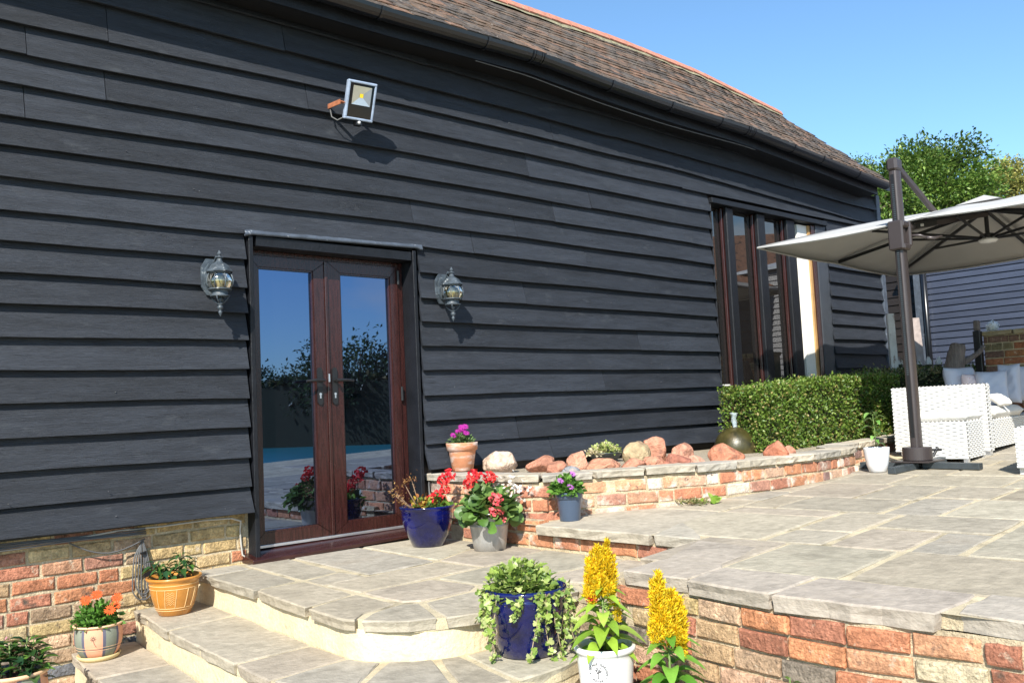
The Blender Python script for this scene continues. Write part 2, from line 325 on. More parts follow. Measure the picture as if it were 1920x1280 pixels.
def board(k, xa, xb, ztop_fn=None, zbot_fn=None, parent=barn, lip=None):
    """one feather-edged board, slightly wavy lower edge"""
    n = max(2, int((xb - xa) / 0.22)); V = []; F = []
    ph = random.uniform(0, 20); amp = random.uniform(0.0015, 0.005); lipj = (lip or 0) + random.uniform(-0.004, 0.004)
    tw = random.uniform(-0.004, 0.004)
    for i in range(n + 1):
        x = xa + (xb - xa) * i / n
        zb = (zbot_fn(x) if zbot_fn else bz(k, x)) + amp * math.sin(x * 3.1 + ph) + random.uniform(-0.0012, 0.0012)
        zt = ztop_fn(x) if ztop_fn else bz(k + 1, x) + 0.022
        if k >= 17:
            zt = min(zt, gutz0(x) - 0.06); zb = min(zb, zt - 0.01)
        yb = BY + lipj + tw * (i / n - 0.5)
        V += [(x, yb, zb), (x, yb + 0.002, zb + 0.004) if False else (x, yb, zb + 0.003), (x, -0.009, zt), (x, 0.004, zt), (x, yb + 0.020, zb)]
    for i in range(n):
        a = i * 5; b = a + 5
        for j in range(5):
            j2 = (j + 1) % 5; F.append((a + j, b + j, b + j2, a + j2))
    F += [(0, 1, 2, 3, 4)[::-1], tuple(n * 5 + j for j in range(5))]
    g = random.uniform(0.72, 1.22); c = (0.0235 * g, 0.0275 * g, 0.036 * g)
    return pyd('wall_board', V, [f[::-1] for f in F], MT['board'], parent, color=c)
DX0, DX1 = 2.60, 3.94                            # door opening with trim
WX0, WX1, WX2 = 7.635, 9.72, 9.95               # window opening, right hand architrave
WTOP = 2.925
XL, XR = -1.6, 11.27
joints = {16: [py_(45, 20)[0]], 14: [py_(42, 190)[0]], 15: [py_(193, 160)[0], 5.15], 17: [py_(197, 12)[0], 5.0], 13: [4.6], 12: [py_(768, 440)[0]],
          18: [py_(1028, 240)[0] - 1.8, 6.9], 14.5: []}
jl = {11: [py_(878, 410)[0], py_(1098, 600)[0]], 12: [3.903, py_(958, 380)[0]], 13: [py_(1030, 355)[0], 9.0], 14: [1.324, py_(1098, 335)[0], 8.8], 15: [1.75, 5.1, 8.2],
      16: [1.334, 3.063, py_(1270, 335)[0]], 17: [1.766, 5.406, 7.7], 18: [2.9, 6.2, 9.3], 19: [0.8, 4.1, 8.4], 20: [3.3, 7.1], 21: [2.2, 5.6, 9.1],
      2: [5.2], 3: [py_(965, 810)[0]], 5: [5.9], 7: [6.4], 9: [5.0]}
for k in range(1, 20):
    lo = bz(k, 3.2)
    if k == 20 or k == 21: segs = [(XL, XR)]
    elif lo < 2.03 and k <= 10:
        segs = [(XL, DX0 - 0.006)]
        right = (DX1 + 0.006, WX0 - 0.004)
        if k >= 2: segs += [right, (WX2 + 0.004, XR)]
    else:
        segs = [(XL, XR)] if bz(k, 8.5) > WTOP - 0.01 else [(XL, WX0 - 0.004), (WX2 + 0.004, XR)]
    for a, b in segs:
        js = sorted([j for j in jl.get(k, []) if a + 0.3 < j < b - 0.3]); cuts = [a] + js + [b]
        for i in range(len(cuts) - 1):
            top = None
            if k == 10 and cuts[i] < DX0: top = None
            lip = 0.0
            if k == 1 or (k == 2 and cuts[i] > DX0): lip = -0.028       # bottom board kicks out over the plinth
            if bz(k, 8.5) < WTOP and cuts[i] >= WX0 - 0.5: pass
            board(k, cuts[i] + 0.002, cuts[i + 1] - 0.002, lip=lip)
nb = MB()
for k in range(1, 19):
    x = XL + .3
    while x < XR - .1:
        zc = bz(k, x) + .032
        if not (k <= 10 and DX0 - .05 < x < DX1 + .05) and not (WX0 - .05 < x < WX2 + .05 and zc < WTOP + .02) and zc < gutz0(x) - .1 and not (k == 1 and x > DX0):
            for dx in range(random.choice([0, 0, 1, 1, 2])):
                xx = x + random.uniform(-.12, .12); zz_ = zc + random.uniform(-.01, .03); y_ = BY + .0075 if k > 2 else BY - .017
                r_ = random.uniform(.0014, .0026); nb.add([(xx - r_, y_ - .001, zz_ - r_), (xx + r_, y_ - .001, zz_ - r_), (xx + r_, y_ - .001, zz_ + r_), (xx - r_, y_ - .001, zz_ + r_), (xx - r_, y_ + .012, zz_ - r_), (xx + r_, y_ + .012, zz_ - r_), (xx + r_, y_ + .012, zz_ + r_), (xx - r_, y_ + .012, zz_ + r_)], [(0, 1, 2, 3), (0, 4, 5, 1), (1, 5, 6, 2), (2, 6, 7, 3), (3, 7, 4, 0)])
        x += .61
o = nb.build('nail_heads', mk('dull_nail_steel', (0.09, 0.09, 0.095), .5, var=.4, vs=60), barn); o['kind'] = 'stuff'
# board fragments closing the row over the door head and over the window head
pyd('wall_lining', [(XL, 0.02, 0.30), (DX0, 0.02, 0.30), (DX0, 0.02, 2.07), (DX1, 0.02, 2.07), (DX1, 0.02, 0.3), (WX0, 0.02, 0.3), (WX0, 0.02, WTOP), (WX2, 0.02, WTOP), (WX2, 0.02, 0.3), (XR, 0.02, 0.3), (XR, 0.02, gutz0(XR) - 0.06), (WX0, 0.02, gutz0(WX0) - 0.06), (DX0, 0.02, gutz0(DX0) - 0.06), (XL, 0.02, gutz0(XL) - 0.06)],
    [(0, 1, 2, 12, 13), (2, 3, 6, 11, 12), (3, 4, 5, 6), (6, 7, 10, 11), (7, 8, 9, 10)], MT['dark'], barn)
# corner boards and gable end
mb = MB().box((XR, -0.05, 0.3), (XR + 0.095, 0.02, 3.42)); mb.build('corner_board', MT['greypaint'], barn, bevel=0.004)
mb = MB().box((XR + 0.03, 0.022, -0.5), (XR + 0.09, 2.6, 3.42)); mb.add([(XR + 0.06, 0.022, 3.42), (XR + 0.06, 2.6, 3.42), (XR + 0.06, 1.24, 4.8)], [(0, 1, 2)]); mb.build('gable_wall', MT['board'], barn, color=(0.024, 0.03, 0.038))
mb = MB().box((XL, 2.55, -0.5), (XR + 0.03, 2.61, 3.5)).box((XL, 0.03, -0.5), (XL + 0.05, 2.55, 3.4)); mb.build('rear_wall', MT['dark'], barn)
mb = MB().box((XL + 0.06, 0.31, -0.05), (XR, 2.54, 0.0)).build('interior_floor', MT['dark'], barn)
# ---- plinth bricks
def brick_mesh(L, H, D=0.09, jit=0.003):
    pts = []
    for (u, v) in ((-.5, -.5), (-.17, -.5), (.17, -.5), (.5, -.5), (.5, 0), (.5, .5), (.17, .5), (-.17, .5), (-.5, .5), (-.5, 0)):
        pts.append((u * L + random.uniform(-jit, jit), v * H + random.uniform(-jit, jit)))
    n = len(pts); V = []; be = 0.0055
    def shr(p, e): return (p[0] - math.copysign(min(e, abs(p[0])), p[0]) * (abs(p[0]) > L * .4), p[1] - math.copysign(e, p[1]) * (abs(p[1]) > H * .4))
    for p in pts: q = shr(p, be * random.uniform(0.7, 1.6)); V.append((q[0], random.uniform(-0.0012, 0.0012), q[1]))
    for p in pts: V.append((p[0], be, p[1]))
    for p in pts: V.append((p[0], D, p[1]))
    V.append((0, -0.001, 0)); F = []
    for i in range(n):
        j = (i + 1) % n
        F += [(3 * n, i, j), (i, i + n, j + n, j), (i + n, i + 2 * n, j + 2 * n, j + n)]
    me = bpy.data.meshes.new('brick'); me.from_pydata(V, [], F); me.update(); return me
BM = {}
def brick_variants(key, L, H, mat, n=7, D=0.09, jit=0.003):
    if key not in BM:
        BM[key] = [brick_mesh(L, H, D, jit) for _ in range(n)]
        for m in BM[key]: m.materials.append(mat)
    return BM[key]
def lay_bricks(parent, path, zt_fn, rows, pitch, H, L, HL, key, mat, colfn, joint=0.013, headers=0.25, D=0.09, skip=None, name='brick', zmin_fn=None):
    """path: list of xy the brick faces follow, faces look to the right hand side (clockwise) of travel"""
    P = [np.array(p, float) for p in path]; seg = [np.linalg.norm(P[i + 1] - P[i]) for i in range(len(P) - 1)]; cum = np.concatenate([[0], np.cumsum(seg)])
    tot = cum[-1]
    def at(s):
        s = min(max(s, 0), tot); i = min(np.searchsorted(cum, s, 'right') - 1, len(seg) - 1); f = (s - cum[i]) / seg[i]
        return P[i] * (1 - f) + P[i + 1] * f, (P[i + 1] - P[i]) / seg[i]
    out = []
    for r in range(rows):
        s = -random.uniform(0, L * 0.9) if r % 2 else -random.uniform(0, 0.3) * L
        while s < tot - 0.02:
            hd = random.random() < headers; l = (HL if hd else L) * random.uniform(0.97, 1.03); a, b = max(s, 0), min(s + l, tot); s += l + joint
            if b - a < 0.035: continue
            c, t = at((a + b) / 2); zt = zt_fn(c[0]) if callable(zt_fn) else zt_fn
            z = zt - (r + 0.5) * pitch
            if zmin_fn and z < zmin_fn(c[0]) - H * 0.45: continue
            if skip and skip(c[0], c[1], z): continue
            me = random.choice(brick_variants(key + ('h' if hd else ''), HL if hd else L, H, mat, D=D))
            o = bpy.data.objects.new(name, me); COL.objects.link(o)
            nrm = np.array([t[1], -t[0]]); pr = random.uniform(-0.003, 0.003)
            o.location = (c[0] + nrm[0] * pr, c[1] + nrm[1] * pr, z + random.uniform(-0.002, 0.002))
            o.rotation_euler = (random.uniform(-.02, .02), random.uniform(-.012, .012), math.atan2(t[1], t[0]) + random.uniform(-.01, .01))
            o.scale = ((b - a) / (HL if hd else L), 1, 1)
            o.parent = parent; o.matrix_parent_inverse = wm(parent).inverted()
            cc = colfn(c[0], c[1], z); o.color = (*cc, 1); out.append(o)
    return out
YEL = [(0.50, 0.37, 0.18), (0.47, 0.34, 0.185), (0.53, 0.41, 0.23), (0.44, 0.32, 0.17), (0.48, 0.34, 0.165)]
REDB = [(0.42, 0.175, 0.095), (0.38, 0.16, 0.10), (0.46, 0.205, 0.105), (0.36, 0.18, 0.125), (0.43, 0.23, 0.14)]
TAN = [(0.45, 0.30, 0.17), (0.50, 0.34, 0.22), (0.36, 0.25, 0.16)]
GRY = [(0.22, 0.18, 0.14), (0.15, 0.155, 0.17), (0.26, 0.20, 0.14)]
def vary(c): g = random.uniform(0.88, 1.12); return tuple(x * g for x in c)
def col_plinth(x, y, z):
    r = random.random()
    if x < 1.85 and -0.18 < z < 0.18: return vary(random.choice(REDB if r < 0.72 else TAN))
    if z < -0.25: return vary(random.choice(GRY + TAN + REDB))
    return vary(random.choice(REDB if r < 0.08 else (TAN if r < 0.25 else YEL)))
plinth = MB().box((XL, 0.052, -0.6), (DX0 + 0.02, 0.30, 0.315)).box((DX1 - 0.02, 0.052, -0.6), (XR, 0.30, 0.47)).build('plinth', MT['mortar'], barn)
lay_bricks(plinth, [(0.2, 0.042), (DX0 - 0.01, 0.042)], 0.318, 11, 0.0785, 0.064, 0.205, 0.10, 'pl', MT['brick'], col_plinth, joint=0.016, headers=0.22)
lay_bricks(plinth, [(DX1 + 0.0, 0.042), (4.25, 0.042)], 0.47, 6, 0.0785, 0.064, 0.205, 0.10, 'pl', MT['brick'], lambda x, y, z: vary(random.choice(YEL + TAN)), joint=0.016)
# ---- door lining, lintel, trims
tr = MB(); tr.box((DX0 + 0.010, -0.05, 0.02), (DX0 + 0.040, 0.16, 2.045)); tr.build('door_jamb', MT['blackpaint'], barn, bevel=0.003)
tr = MB(); tr.box((DX1 - 0.052, -0.05, 0.045), (DX1 - 0.022, 0.16, 2.06)); tr.build('door_jamb', MT['blackpaint'], barn, bevel=0.003)
mb = MB().box((DX0 + 0.012, 0.055, -0.03), (DX0 + 0.06, 0.16, 0.33)); mb.build('brick_reveal', MT['mortar'], barn)
# drip flashing over the door, dented lead
V = []; F = []; n = 26
for i in range(n + 1):
    x = DX0 - 0.02 + (DX1 - DX0 + 0.05) * i / n; z = 2.052 + 0.028 * i / n; j = random.uniform(-0.003, 0.003); q = 0.012 if i in (0, n) else 0
    V += [(x, -0.005, z + 0.035 + j), (x, -0.055 + j, z + 0.026 + j), (x, -0.066, z + 0.008 - q), (x, -0.06, z - 0.006 - q), (x, -0.045, z + 0.002)]
for i in range(n):
    for j in range(4): a = i * 5 + j; F.append((a, a + 1, a + 6, a + 5))
pyd('lead_flashing', V, F, MT['greypaint'], barn, smooth=True)
MB().box((DX0 + 0.063, -0.045, 1.985), (DX1 - 0.063, 0.15, 2.046)).build('door_head', MT['blackpaint'], barn)
# ---- french door frame and leaves (y 0.085..0.15)
dfx0, dfx1, dz0, dz1 = DX0 + 0.041, DX1 - 0.053, 0.035, 1.985
YD = 0.105
fr = MB(); fr.box((dfx0, YD - 0.012, dz0 + .001), (dfx0 + 0.022, YD + 0.05, dz1)).box((dfx1 - 0.05, YD - 0.012, dz0 + .001), (dfx1, YD + 0.05, dz1)).box((dfx0 + 0.022, YD - 0.012, dz1 - 0.035), (dfx1 - 0.05, YD + 0.05, dz1))
dframe = fr.build('door_frame', MT['mahog'], barn, bevel=0.003)
s0 = MB(); s0.add([(DX0 - 0.035, -0.10, -0.004), (DX1 + 0.005, -0.10, 0.02), (DX1 + 0.005, 0.1, 0.02), (DX0 - 0.035, 0.1, -0.004),
                   (DX0 - 0.035, -0.10, 0.022), (DX1 + 0.005, -0.10, 0.04), (DX1 + 0.005, 0.085, 0.066), (DX0 - 0.035, 0.085, 0.058)],
                  [(0, 1, 5, 4), (4, 5, 6, 7), (0, 4, 7, 3), (1, 2, 6, 5)]); s0.build('door_sill', MT['mahogh'], barn, bevel=0.004)
MB().box((dfx0 + 0.0, YD - 0.035, 0.064), (dfx1 - 0.03, YD - 0.013, 0.082)).build('threshold_strip', MT['alu'], barn, bevel=0.002)
def rail_frame(x0, x1, z0, z1, w, wl, wb, y0, y1, parent, name, mat):
    """mitred rectangular frame: stile widths w (right) wl (left), rails wb"""
    out = []
    O = [(x0, z0), (x1, z0), (x1, z1), (x0, z1)]; I = [(x0 + wl, z0 + wb), (x1 - w, z0 + wb), (x1 - w, z1 - wb), (x0 + wl, z1 - wb)]
    mb = MB(); g = 0.0007
    for i in range(4):
        j = (i + 1) % 4
        pts = [O[i], O[j], I[j], I[i]]; cx = sum(p[0] for p in pts) / 4; cz = sum(p[1] for p in pts) / 4
        q = [(p[0] + (cx - p[0]) * 0.004, p[1] + (cz - p[1]) * 0.004) for p in pts]
        ins = [q[0], q[1], (q[2][0], q[2][1]), (q[3][0], q[3][1])]
        V = [(p[0], y0, p[1]) for p in ins] + [(p[0], y1, p[1]) for p in ins]
        # step bead toward the glass
        mb.add(V, [(0, 1, 2, 3), (7, 6, 5, 4), (0, 4, 5, 1), (1, 5, 6, 2), (2, 6, 7, 3), (3, 7, 4, 0)])
    return mb.build(name, mat, parent)
leaves = []
for (a, b, wl, wr) in ((dfx0 + 0.024, 3.246, 0.068, 0.105), (3.249, dfx1 - 0.052, 0.10, 0.062)):
    lf = empty('door_leaf', ((a + b) / 2, YD, dz0)); lf.parent = barn; lf.matrix_parent_inverse = wm(barn).inverted()
    z0, z1 = 0.084, dz1 - 0.037
    rail_frame(a, b, z0, z1, wr, wl, 0.072 if True else .1, YD - 0.022, YD + 0.03, lf, 'leaf_frame', MT['mahog'])
    MB().box((a + wl + .002, YD + 0.008, z0 + 0.073), (b - wr - .002, YD + 0.012, z1 - 0.073)).build('glass_pane', MT['glass'], lf)
    # glazing bead
    rail_frame(a + wl - 0.001, b - wr + 0.001, z0 + 0.071, z1 - 0.071, 0.012, 0.012, 0.012, YD - 0.013, YD + 0.006, lf, 'glazing_bead', MT['mahog'])
    leaves.append((lf, a, b))
# meeting bead
MB().box((3.224, YD - 0.034, 0.084), (3.246, YD - 0.0225, dz1 - 0.04)).build('meeting_bead', MT['mahog'], leaves[0][0], bevel=0.003)
def handle(lf, x, z, sgn):
    mb = MB(); W = 0.019; pts = []
    for i in range(9): t = math.pi * i / 8; pts.append((x + W * math.cos(t), z + 0.10 + W * math.sin(t)))
    for i in range(9): t = math.pi + math.pi * i / 8; pts.append((x + W * math.cos(t), z - 0.115 + W * math.sin(t)))
    n = len(pts); V = [(p[0], YD - 0.034, p[1]) for p in pts] + [(p[0], YD - 0.022, p[1]) for p in pts]
    F = [tuple(range(n))] + [(i, i + n, (i + 1) % n + n, (i + 1) % n) for i in range(n)]
    mb.add(V, F); mb.tube([(x, YD - 0.034, z + 0.03), (x, YD - 0.075, z + 0.03)], 0.011, 10)
    mb.tube([(x - sgn * .012, YD - 0.075, z + 0.03), (x + sgn * 0.06, YD - 0.08, z + 0.031), (x + sgn * 0.125, YD - 0.072, z + 0.026)], [0.011, 0.010, 0.008], 8)
    mb.build('door_handle', MT['dark'], lf, smooth=False)
    k = MB(); k.tube([(x, YD - 0.037, z - 0.062), (x, YD - 0.033, z - 0.062)], 0.009, 12); k.box((x - 0.005, YD - 0.0365, z - 0.09), (x + 0.005, YD - 0.0335, z - 0.062)); k.build('key_cylinder', MT['alu'], lf)
hz = py_(600, 722, YD)[2]
handle(leaves[0][0], py_(600, 722, YD - .03)[0], hz, -1); handle(leaves[1][0], py_(628, 722, YD - .03)[0], hz, 1)
MB().box((3.228, YD - 0.04, hz + 0.02), (3.238, YD - 0.0345, hz + 0.075)).build('night_latch', MT['alu'], leaves[0][0])
for z in (py_(741, 522, YD)[2], py_(748, 738, YD)[2]):
    MB().tube([(dfx1 - 0.052, YD - 0.034, z - 0.05), (dfx1 - 0.052, YD - 0.034, z + 0.05)], 0.010, 10).build('hinge', MT['dark'], leaves[1][0])
# ---- big window
MB().box((WX0 - 0.01, -0.075, WTOP - 0.055), (WX2 - 0.03, 0.16, WTOP)).build('window_head', MT['blackpaint'], barn, bevel=0.004)
MB().box((WX0 - 0.001, -0.045, 0.3), (WX0 + 0.012, 0.055, WTOP - 0.056)).build('window_jamb', MT['blackpaint'], barn, bevel=0.004)
MB().box((WX1, -0.03, 0.3), (WX2, 0.14, WTOP - 0.056)).build('window_architrave', MT['charcoal'], barn, bevel=0.004)
wfr = empty('window_frame', ((WX0 + WX1) / 2, 0.1, 0.4)); wfr.parent = barn; wfr.matrix_parent_inverse = wm(barn).inverted()
def X600(px, y): return py_(px, 600, y)[0]
posts = [(1370, 1388), (1428, 1447), (1483, 1503)]
for a, b in posts:
    xa = X600(a + 5, -0.03); xb = X600(b, -0.03)
    MB().box((xa, -0.03, 0.3), (xb, 0.018, WTOP - 0.057)).build('oak_post', MT['blackpaint'], wfr, bevel=0.008)
    MB().box((xa - 0.02, 0.019, 0.42), (xa + 0.03, 0.05, WTOP - 0.06)).build('casement_stile', MT['mahog'], wfr, bevel=0.004)
xw0, xw1 = X600(1504, -0.0), X600(1522, -0.0)
MB().box((X600(1507, .02), 0.02, 0.42), (X600(1526, .02), 0.06, WTOP - 0.07)).build('white_panel', MT['whitewood'], wfr, bevel=0.004)
MB().box((X600(1527, .0), -0.0, 0.42), (X600(1531, .0), 0.06, WTOP - 0.07)).build('oak_liner', mk('bare_oak', (0.42, 0.25, 0.10), 0.6, var=0.2), wfr)
MB().box((X600(1532, -.01), -0.02, 0.42), (WX1 - 0.002, 0.06, WTOP - 0.06)).build('casement_stile', MT['mahog'], wfr, bevel=0.004)
edges = [WX0 + 0.03] + [X600(a + 5, -0.03) for a, b in posts]
for i in range(3):
    MB().box((edges[i] + 0.0, 0.056, 0.45), (edges[i + 1] + 0.03, 0.060, WTOP - 0.06)).build('glass_pane', MT['wglass'], wfr)
MB().box((WX0 + 0.03, 0.046, 1.02), (edges[1], 0.055, 1.035)).build('glazing_bar', MT['whitewood'], wfr)
MB().box((WX0 + 0.03, -0.03, 0.38), (WX1, 0.15, 0.45)).build('window_sill', MT['blackpaint'], wfr, bevel=0.004)

# ---- eaves, gutter, roof
GP = [(-1.5, 0, 0, 3.70)]
gpx = [(740, 20), (1010, 98), (1150, 152), (1265, 193), (1410, 240), (1550, 296), (1668, 344)]
GY = -0.33
gpts = [py_(a, b, GY - 0.055) for a, b in gpx]
gx = [p[0] for p in gpts]; gz = [p[2] for p in gpts]
def gutz(x): return float(np.interp(x, gx, gz)) if x > gx[0] else gz[0] - 0.0 * (gx[0] - x)
gend = gx[-1]
def half_pipe(x0, x1, n, r0, r1, name, mat, parent, yo=0.0, zo=0.0):
    V = []; F = []; k = 9
    for i in range(n + 1):
        x = x0 + (x1 - x0) * i / n; z = gutz(x) + zo
        for j in range(k): t = math.pi + math.pi * j / (k - 1); V.append((x, GY + yo + r1 * math.cos(t), z + r1 * math.sin(t)))
        for j in range(k): t = 2 * math.pi - math.pi * j / (k - 1); V.append((x, GY + yo + r0 * math.cos(t), z + r0 * math.sin(t)))
    m = 2 * k
    for i in range(n):
        for j in range(m): j2 = (j + 1) % m; F.append((i * m + j, i * m + j2, (i + 1) * m + j2, (i + 1) * m + j))
    F += [tuple(range(m))[::-1], tuple(n * m + j for j in range(m))]
    return pyd(name, V, F, mat, parent, smooth=False)
gut = half_pipe(XL, gend, 60, 0.062, 0.067, 'gutter', MT['gutter'], barn)
for px in (735, 908, 1150, 1262, 1352, 1488, 1545, 1610): 
    x = float(np.interp(px, [740, 1010, 1150, 1265, 1410, 1550, 1668], gx)) if px > 740 else gx[0] - 0.1
    half_pipe(x - 0.012, x + 0.012, 1, 0.0672, 0.075, 'gutter_bracket', MT['gutter'], gut)
for px in (1010, 1410):
    x = float(np.interp(px, [740, 1010, 1150, 1265, 1410, 1550, 1668], gx))
    for d in (-0.06, -0.035, 0.03, 0.055): half_pipe(x + d, x + d + 0.015, 1, 0.0672, 0.077, 'gutter_joint', MT['gutter'], gut)
    half_pipe(x - 0.05, x + 0.05, 1, 0.0671, 0.072, 'gutter_joint', MT['gutter'], gut)
V = []; F = []; n = 40
for i in range(n + 1):
    x = XL + (gend - 0.06 - XL) * i / n; z = gutz(x)
    V += [(x, GY + 0.075, z - 0.13), (x, GY + 0.075, z + 0.02), (x, GY + 0.098, z + 0.02), (x, GY + 0.098, z - 0.13)]
for i in range(n):
    for j in range(4): j2 = (j + 1) % 4; F.append((i * 4 + j, (i + 1) * 4 + j, (i + 1) * 4 + j2, i * 4 + j2))
F += [(0, 1, 2, 3), (n * 4 + 3, n * 4 + 2, n * 4 + 1, n * 4)]
pyd('fascia_board', V, F, MT['blackpaint'], barn)
V = []; F = []
for i in range(n + 1):
    x = XL + (gend - 0.06 - XL) * i / n; z = gutz(x)
    V += [(x, GY + 0.098, z - 0.118), (x, 0.02, z - 0.118 + 0.0)]
F = [(2 * i, 2 * i + 1, 2 * i + 3, 2 * i + 2) for i in range(n)]
pyd('soffit', V, F, MT['dark'], barn)
# thin cable sagging under the eaves
mb = MB(); pts = []
for i in range(25):
    f = i / 24; x = 4.4 + 3.8 * f; pts.append((x, GY + 0.08, gutz(x) - 0.14 - 0.025 * math.sin(math.pi * f)))
mb.tube(pts, 0.004, 5).build('eaves_cable', MT['cable'], barn)
# roof plane
rp = [py_(940, 0, 1.243), py_(1150, 72, 1.243), py_(1300, 132, 1.243), px_(1455, 208, 11.2)]
RX = [XL] + [p[0] for p in rp]; RZ = [rp[0][2]] + [p[2] for p in rp]
RY = float(rp[3][1])
def ridz(x): return float(np.interp(x, RX, RZ)) - 0.07
def eavez(x): return gutz(x) + 0.03
def roofp(x, f):                                  # f 0 eave .. 1 ridge
    return np.array([x, (GY + 0.03) + (RY - GY - 0.03) * f, eavez(x) + (ridz(x) - eavez(x)) * f])
rend = 11.17
V = []; F = []; n = 30
for i in range(n + 1):
    x = XL + (rend - XL) * i / n; a = roofp(x, 0.0); b = roofp(x, 1.0); c = np.array([x, 2 * RY - a[1], a[2]])
    for p in (a, b, c): V.append(p - [0, 0, 0.03])
    for p in (c, b, a): V.append(p - [0, 0, 0.09])
for i in range(n):
    for j in range(6): j2 = (j + 1) % 6; F.append((i * 6 + j, i * 6 + j2, (i + 1) * 6 + j2, (i + 1) * 6 + j))
F += [(0, 1, 4, 5)[::-1], (1, 2, 3, 4)[::-1], tuple(n * 6 + j for j in (0, 1, 4, 5)), tuple(n * 6 + j for j in (1, 2, 3, 4))]
roof = pyd('roof', V, F, MT['dark'], barn)
slope = math.atan2(ridz(8) - eavez(8), RY - GY - 0.03); Ls = math.hypot(ridz(8) - eavez(8), RY - GY - 0.03)
gauge = 0.098; nrow = int(Ls / gauge)
TCOL = [(0.085, 0.060, 0.042), (0.11, 0.072, 0.046), (0.062, 0.048, 0.038), (0.13, 0.082, 0.052), (0.10, 0.078, 0.06), (0.17, 0.095, 0.058)]
def tile_mesh():
    W2, Lt, th = 0.081, 0.155, 0.011; V = []
    for (x, y) in ((-W2, 0), (0, -0.002), (W2, 0), (W2, Lt), (-W2, Lt)): V.append((x + random.uniform(-.001, .001), y + random.uniform(-.003, .003), th + (0.003 if x == 0 else 0)))
    V += [(v[0], v[1], v[2] - th) for v in V]
    F = [(0, 1, 2, 3, 4), (0, 5, 6, 1), (1, 6, 7, 2), (2, 7, 8, 3), (4, 9, 5, 0), (3, 8, 9, 4)]
    me = bpy.data.meshes.new('roof_tile'); me.from_pydata(V, [], F); me.materials.append(MT['tile']); me.update(); return me, V, F
TM = [tile_mesh() for _ in range(6)]
tiles = []
for r in range(nrow + 1):
    x = 3.2 + (0.083 if r % 2 else 0)
    while x < rend + 0.06:
        f = min(r * gauge / Ls, 0.985); p = roofp(x, f); tiles.append((x, r, p, f)); x += 0.166
pass
def tile_matrix(x, r, p):
    sag = 0.008 * math.sin(x * 1.7 + r) ; a = slope - 0.045 + random.uniform(-.02, .02)
    return Matrix.Translation(Vector((p[0] + random.uniform(-.004, .004), p[1] - 0.02, p[2] + 0.002 + sag + random.uniform(0, .003)))) @ Matrix.Rotation(a, 4, 'X') @ Matrix.Rotation(random.uniform(-.02, .02), 4, 'Z') @ Matrix.Rotation(random.uniform(-.015, .015), 4, 'Y')
def inframe(p):
    v = RM @ (np.array(p) - EYE); return abs(v[0] / v[2]) * FOC < 970 and abs(v[1] / v[2]) * FOC < 650
vis = [t for t in tiles if inframe(t[2])]; vis.sort(key=lambda t: float(RM[2] @ (t[2] - EYE)))
near = set(id(t) for t in vis[:280])
far = MB(); farcol = []
for t in tiles:
    x, r, p, f = t; M = tile_matrix(x, r, p); c = vary(random.choice(TCOL))
    if id(t) in near:
        o = bpy.data.objects.new('roof_tile', random.choice(TM)[0]); COL.objects.link(o); o.matrix_world = M; o.parent = roof; o.matrix_parent_inverse = Matrix.Identity(4)
        o.color = (*c, 1)
    else:
        _, TV, TF = random.choice(TM); far.add([M @ Vector(v) for v in TV], TF); farcol += [c] * len(TV)
MT['tileattr'] = mk('old_clay_roof_tile_mass', rough=0.85, src='attr', var=0.3, vs=18, bump=0.5, bs=60, spots=[((0.25, 0.22, 0.19), 34, 0.60, 0.68), ((0.02, 0.016, 0.013), 12, 0.56, 0.66)])
o = far.build('roof_tiling', MT['tileattr'], roof); a = o.data.color_attributes.new('Col', 'FLOAT_COLOR', 'POINT'); cc = np.ones((len(farcol), 4), np.float32); cc[:, :3] = farcol; a.data.foreach_set('color', cc.ravel()); o['kind'] = 'stuff'
# ridge tiles bedded on lichened mortar
V = []; F = []; n = 50
for i in range(n + 1):
    x = 2.5 + (rend - 2.5) * i / n; z = ridz(x); w = 0.122 + random.uniform(-.008, .008)
    V += [(x, RY - w, z - 0.062 + random.uniform(-.012, .012)), (x, RY - w * 0.8, z - 0.02), (x, RY, z + 0.06), (x, RY + w, z - 0.08)]
for i in range(n):
    for j in range(3): F.append((i * 4 + j, i * 4 + j + 1, (i + 1) * 4 + j + 1, (i + 1) * 4 + j))
pyd('ridge_mortar', V, [f[::-1] for f in F], MT['lichen'], roof)
x = 4.2
while x < rend - 0.05:
    L = 0.31; b = min(x + L - 0.012, rend + 0.02); w = 0.115; V = []; z0, z1 = ridz(x), ridz(b)
    for xx, z in ((x, z0 + 0.004), (b, z1)):
        for k in range(7):
            t = -1.15 + 2.3 * k / 6; V.append((xx, RY + w * math.sin(t) * 1.1, z - 0.085 + 0.165 * math.cos(t) * 1.0))
        for k in range(7):
            t = 1.15 - 2.3 * k / 6; V.append((xx, RY + (w - .012) * math.sin(t) * 1.1, z - 0.097 + 0.165 * math.cos(t)))
    m = 14; F = [(j, (j + 1) % m, (j + 1) % m + m, j + m) for j in range(m)] + [tuple(range(m))[::-1], tuple(range(m, 2 * m))]
    pyd('ridge_tile', V, [f[::-1] for f in F], MT['ridge'], roof, smooth=False); x += L

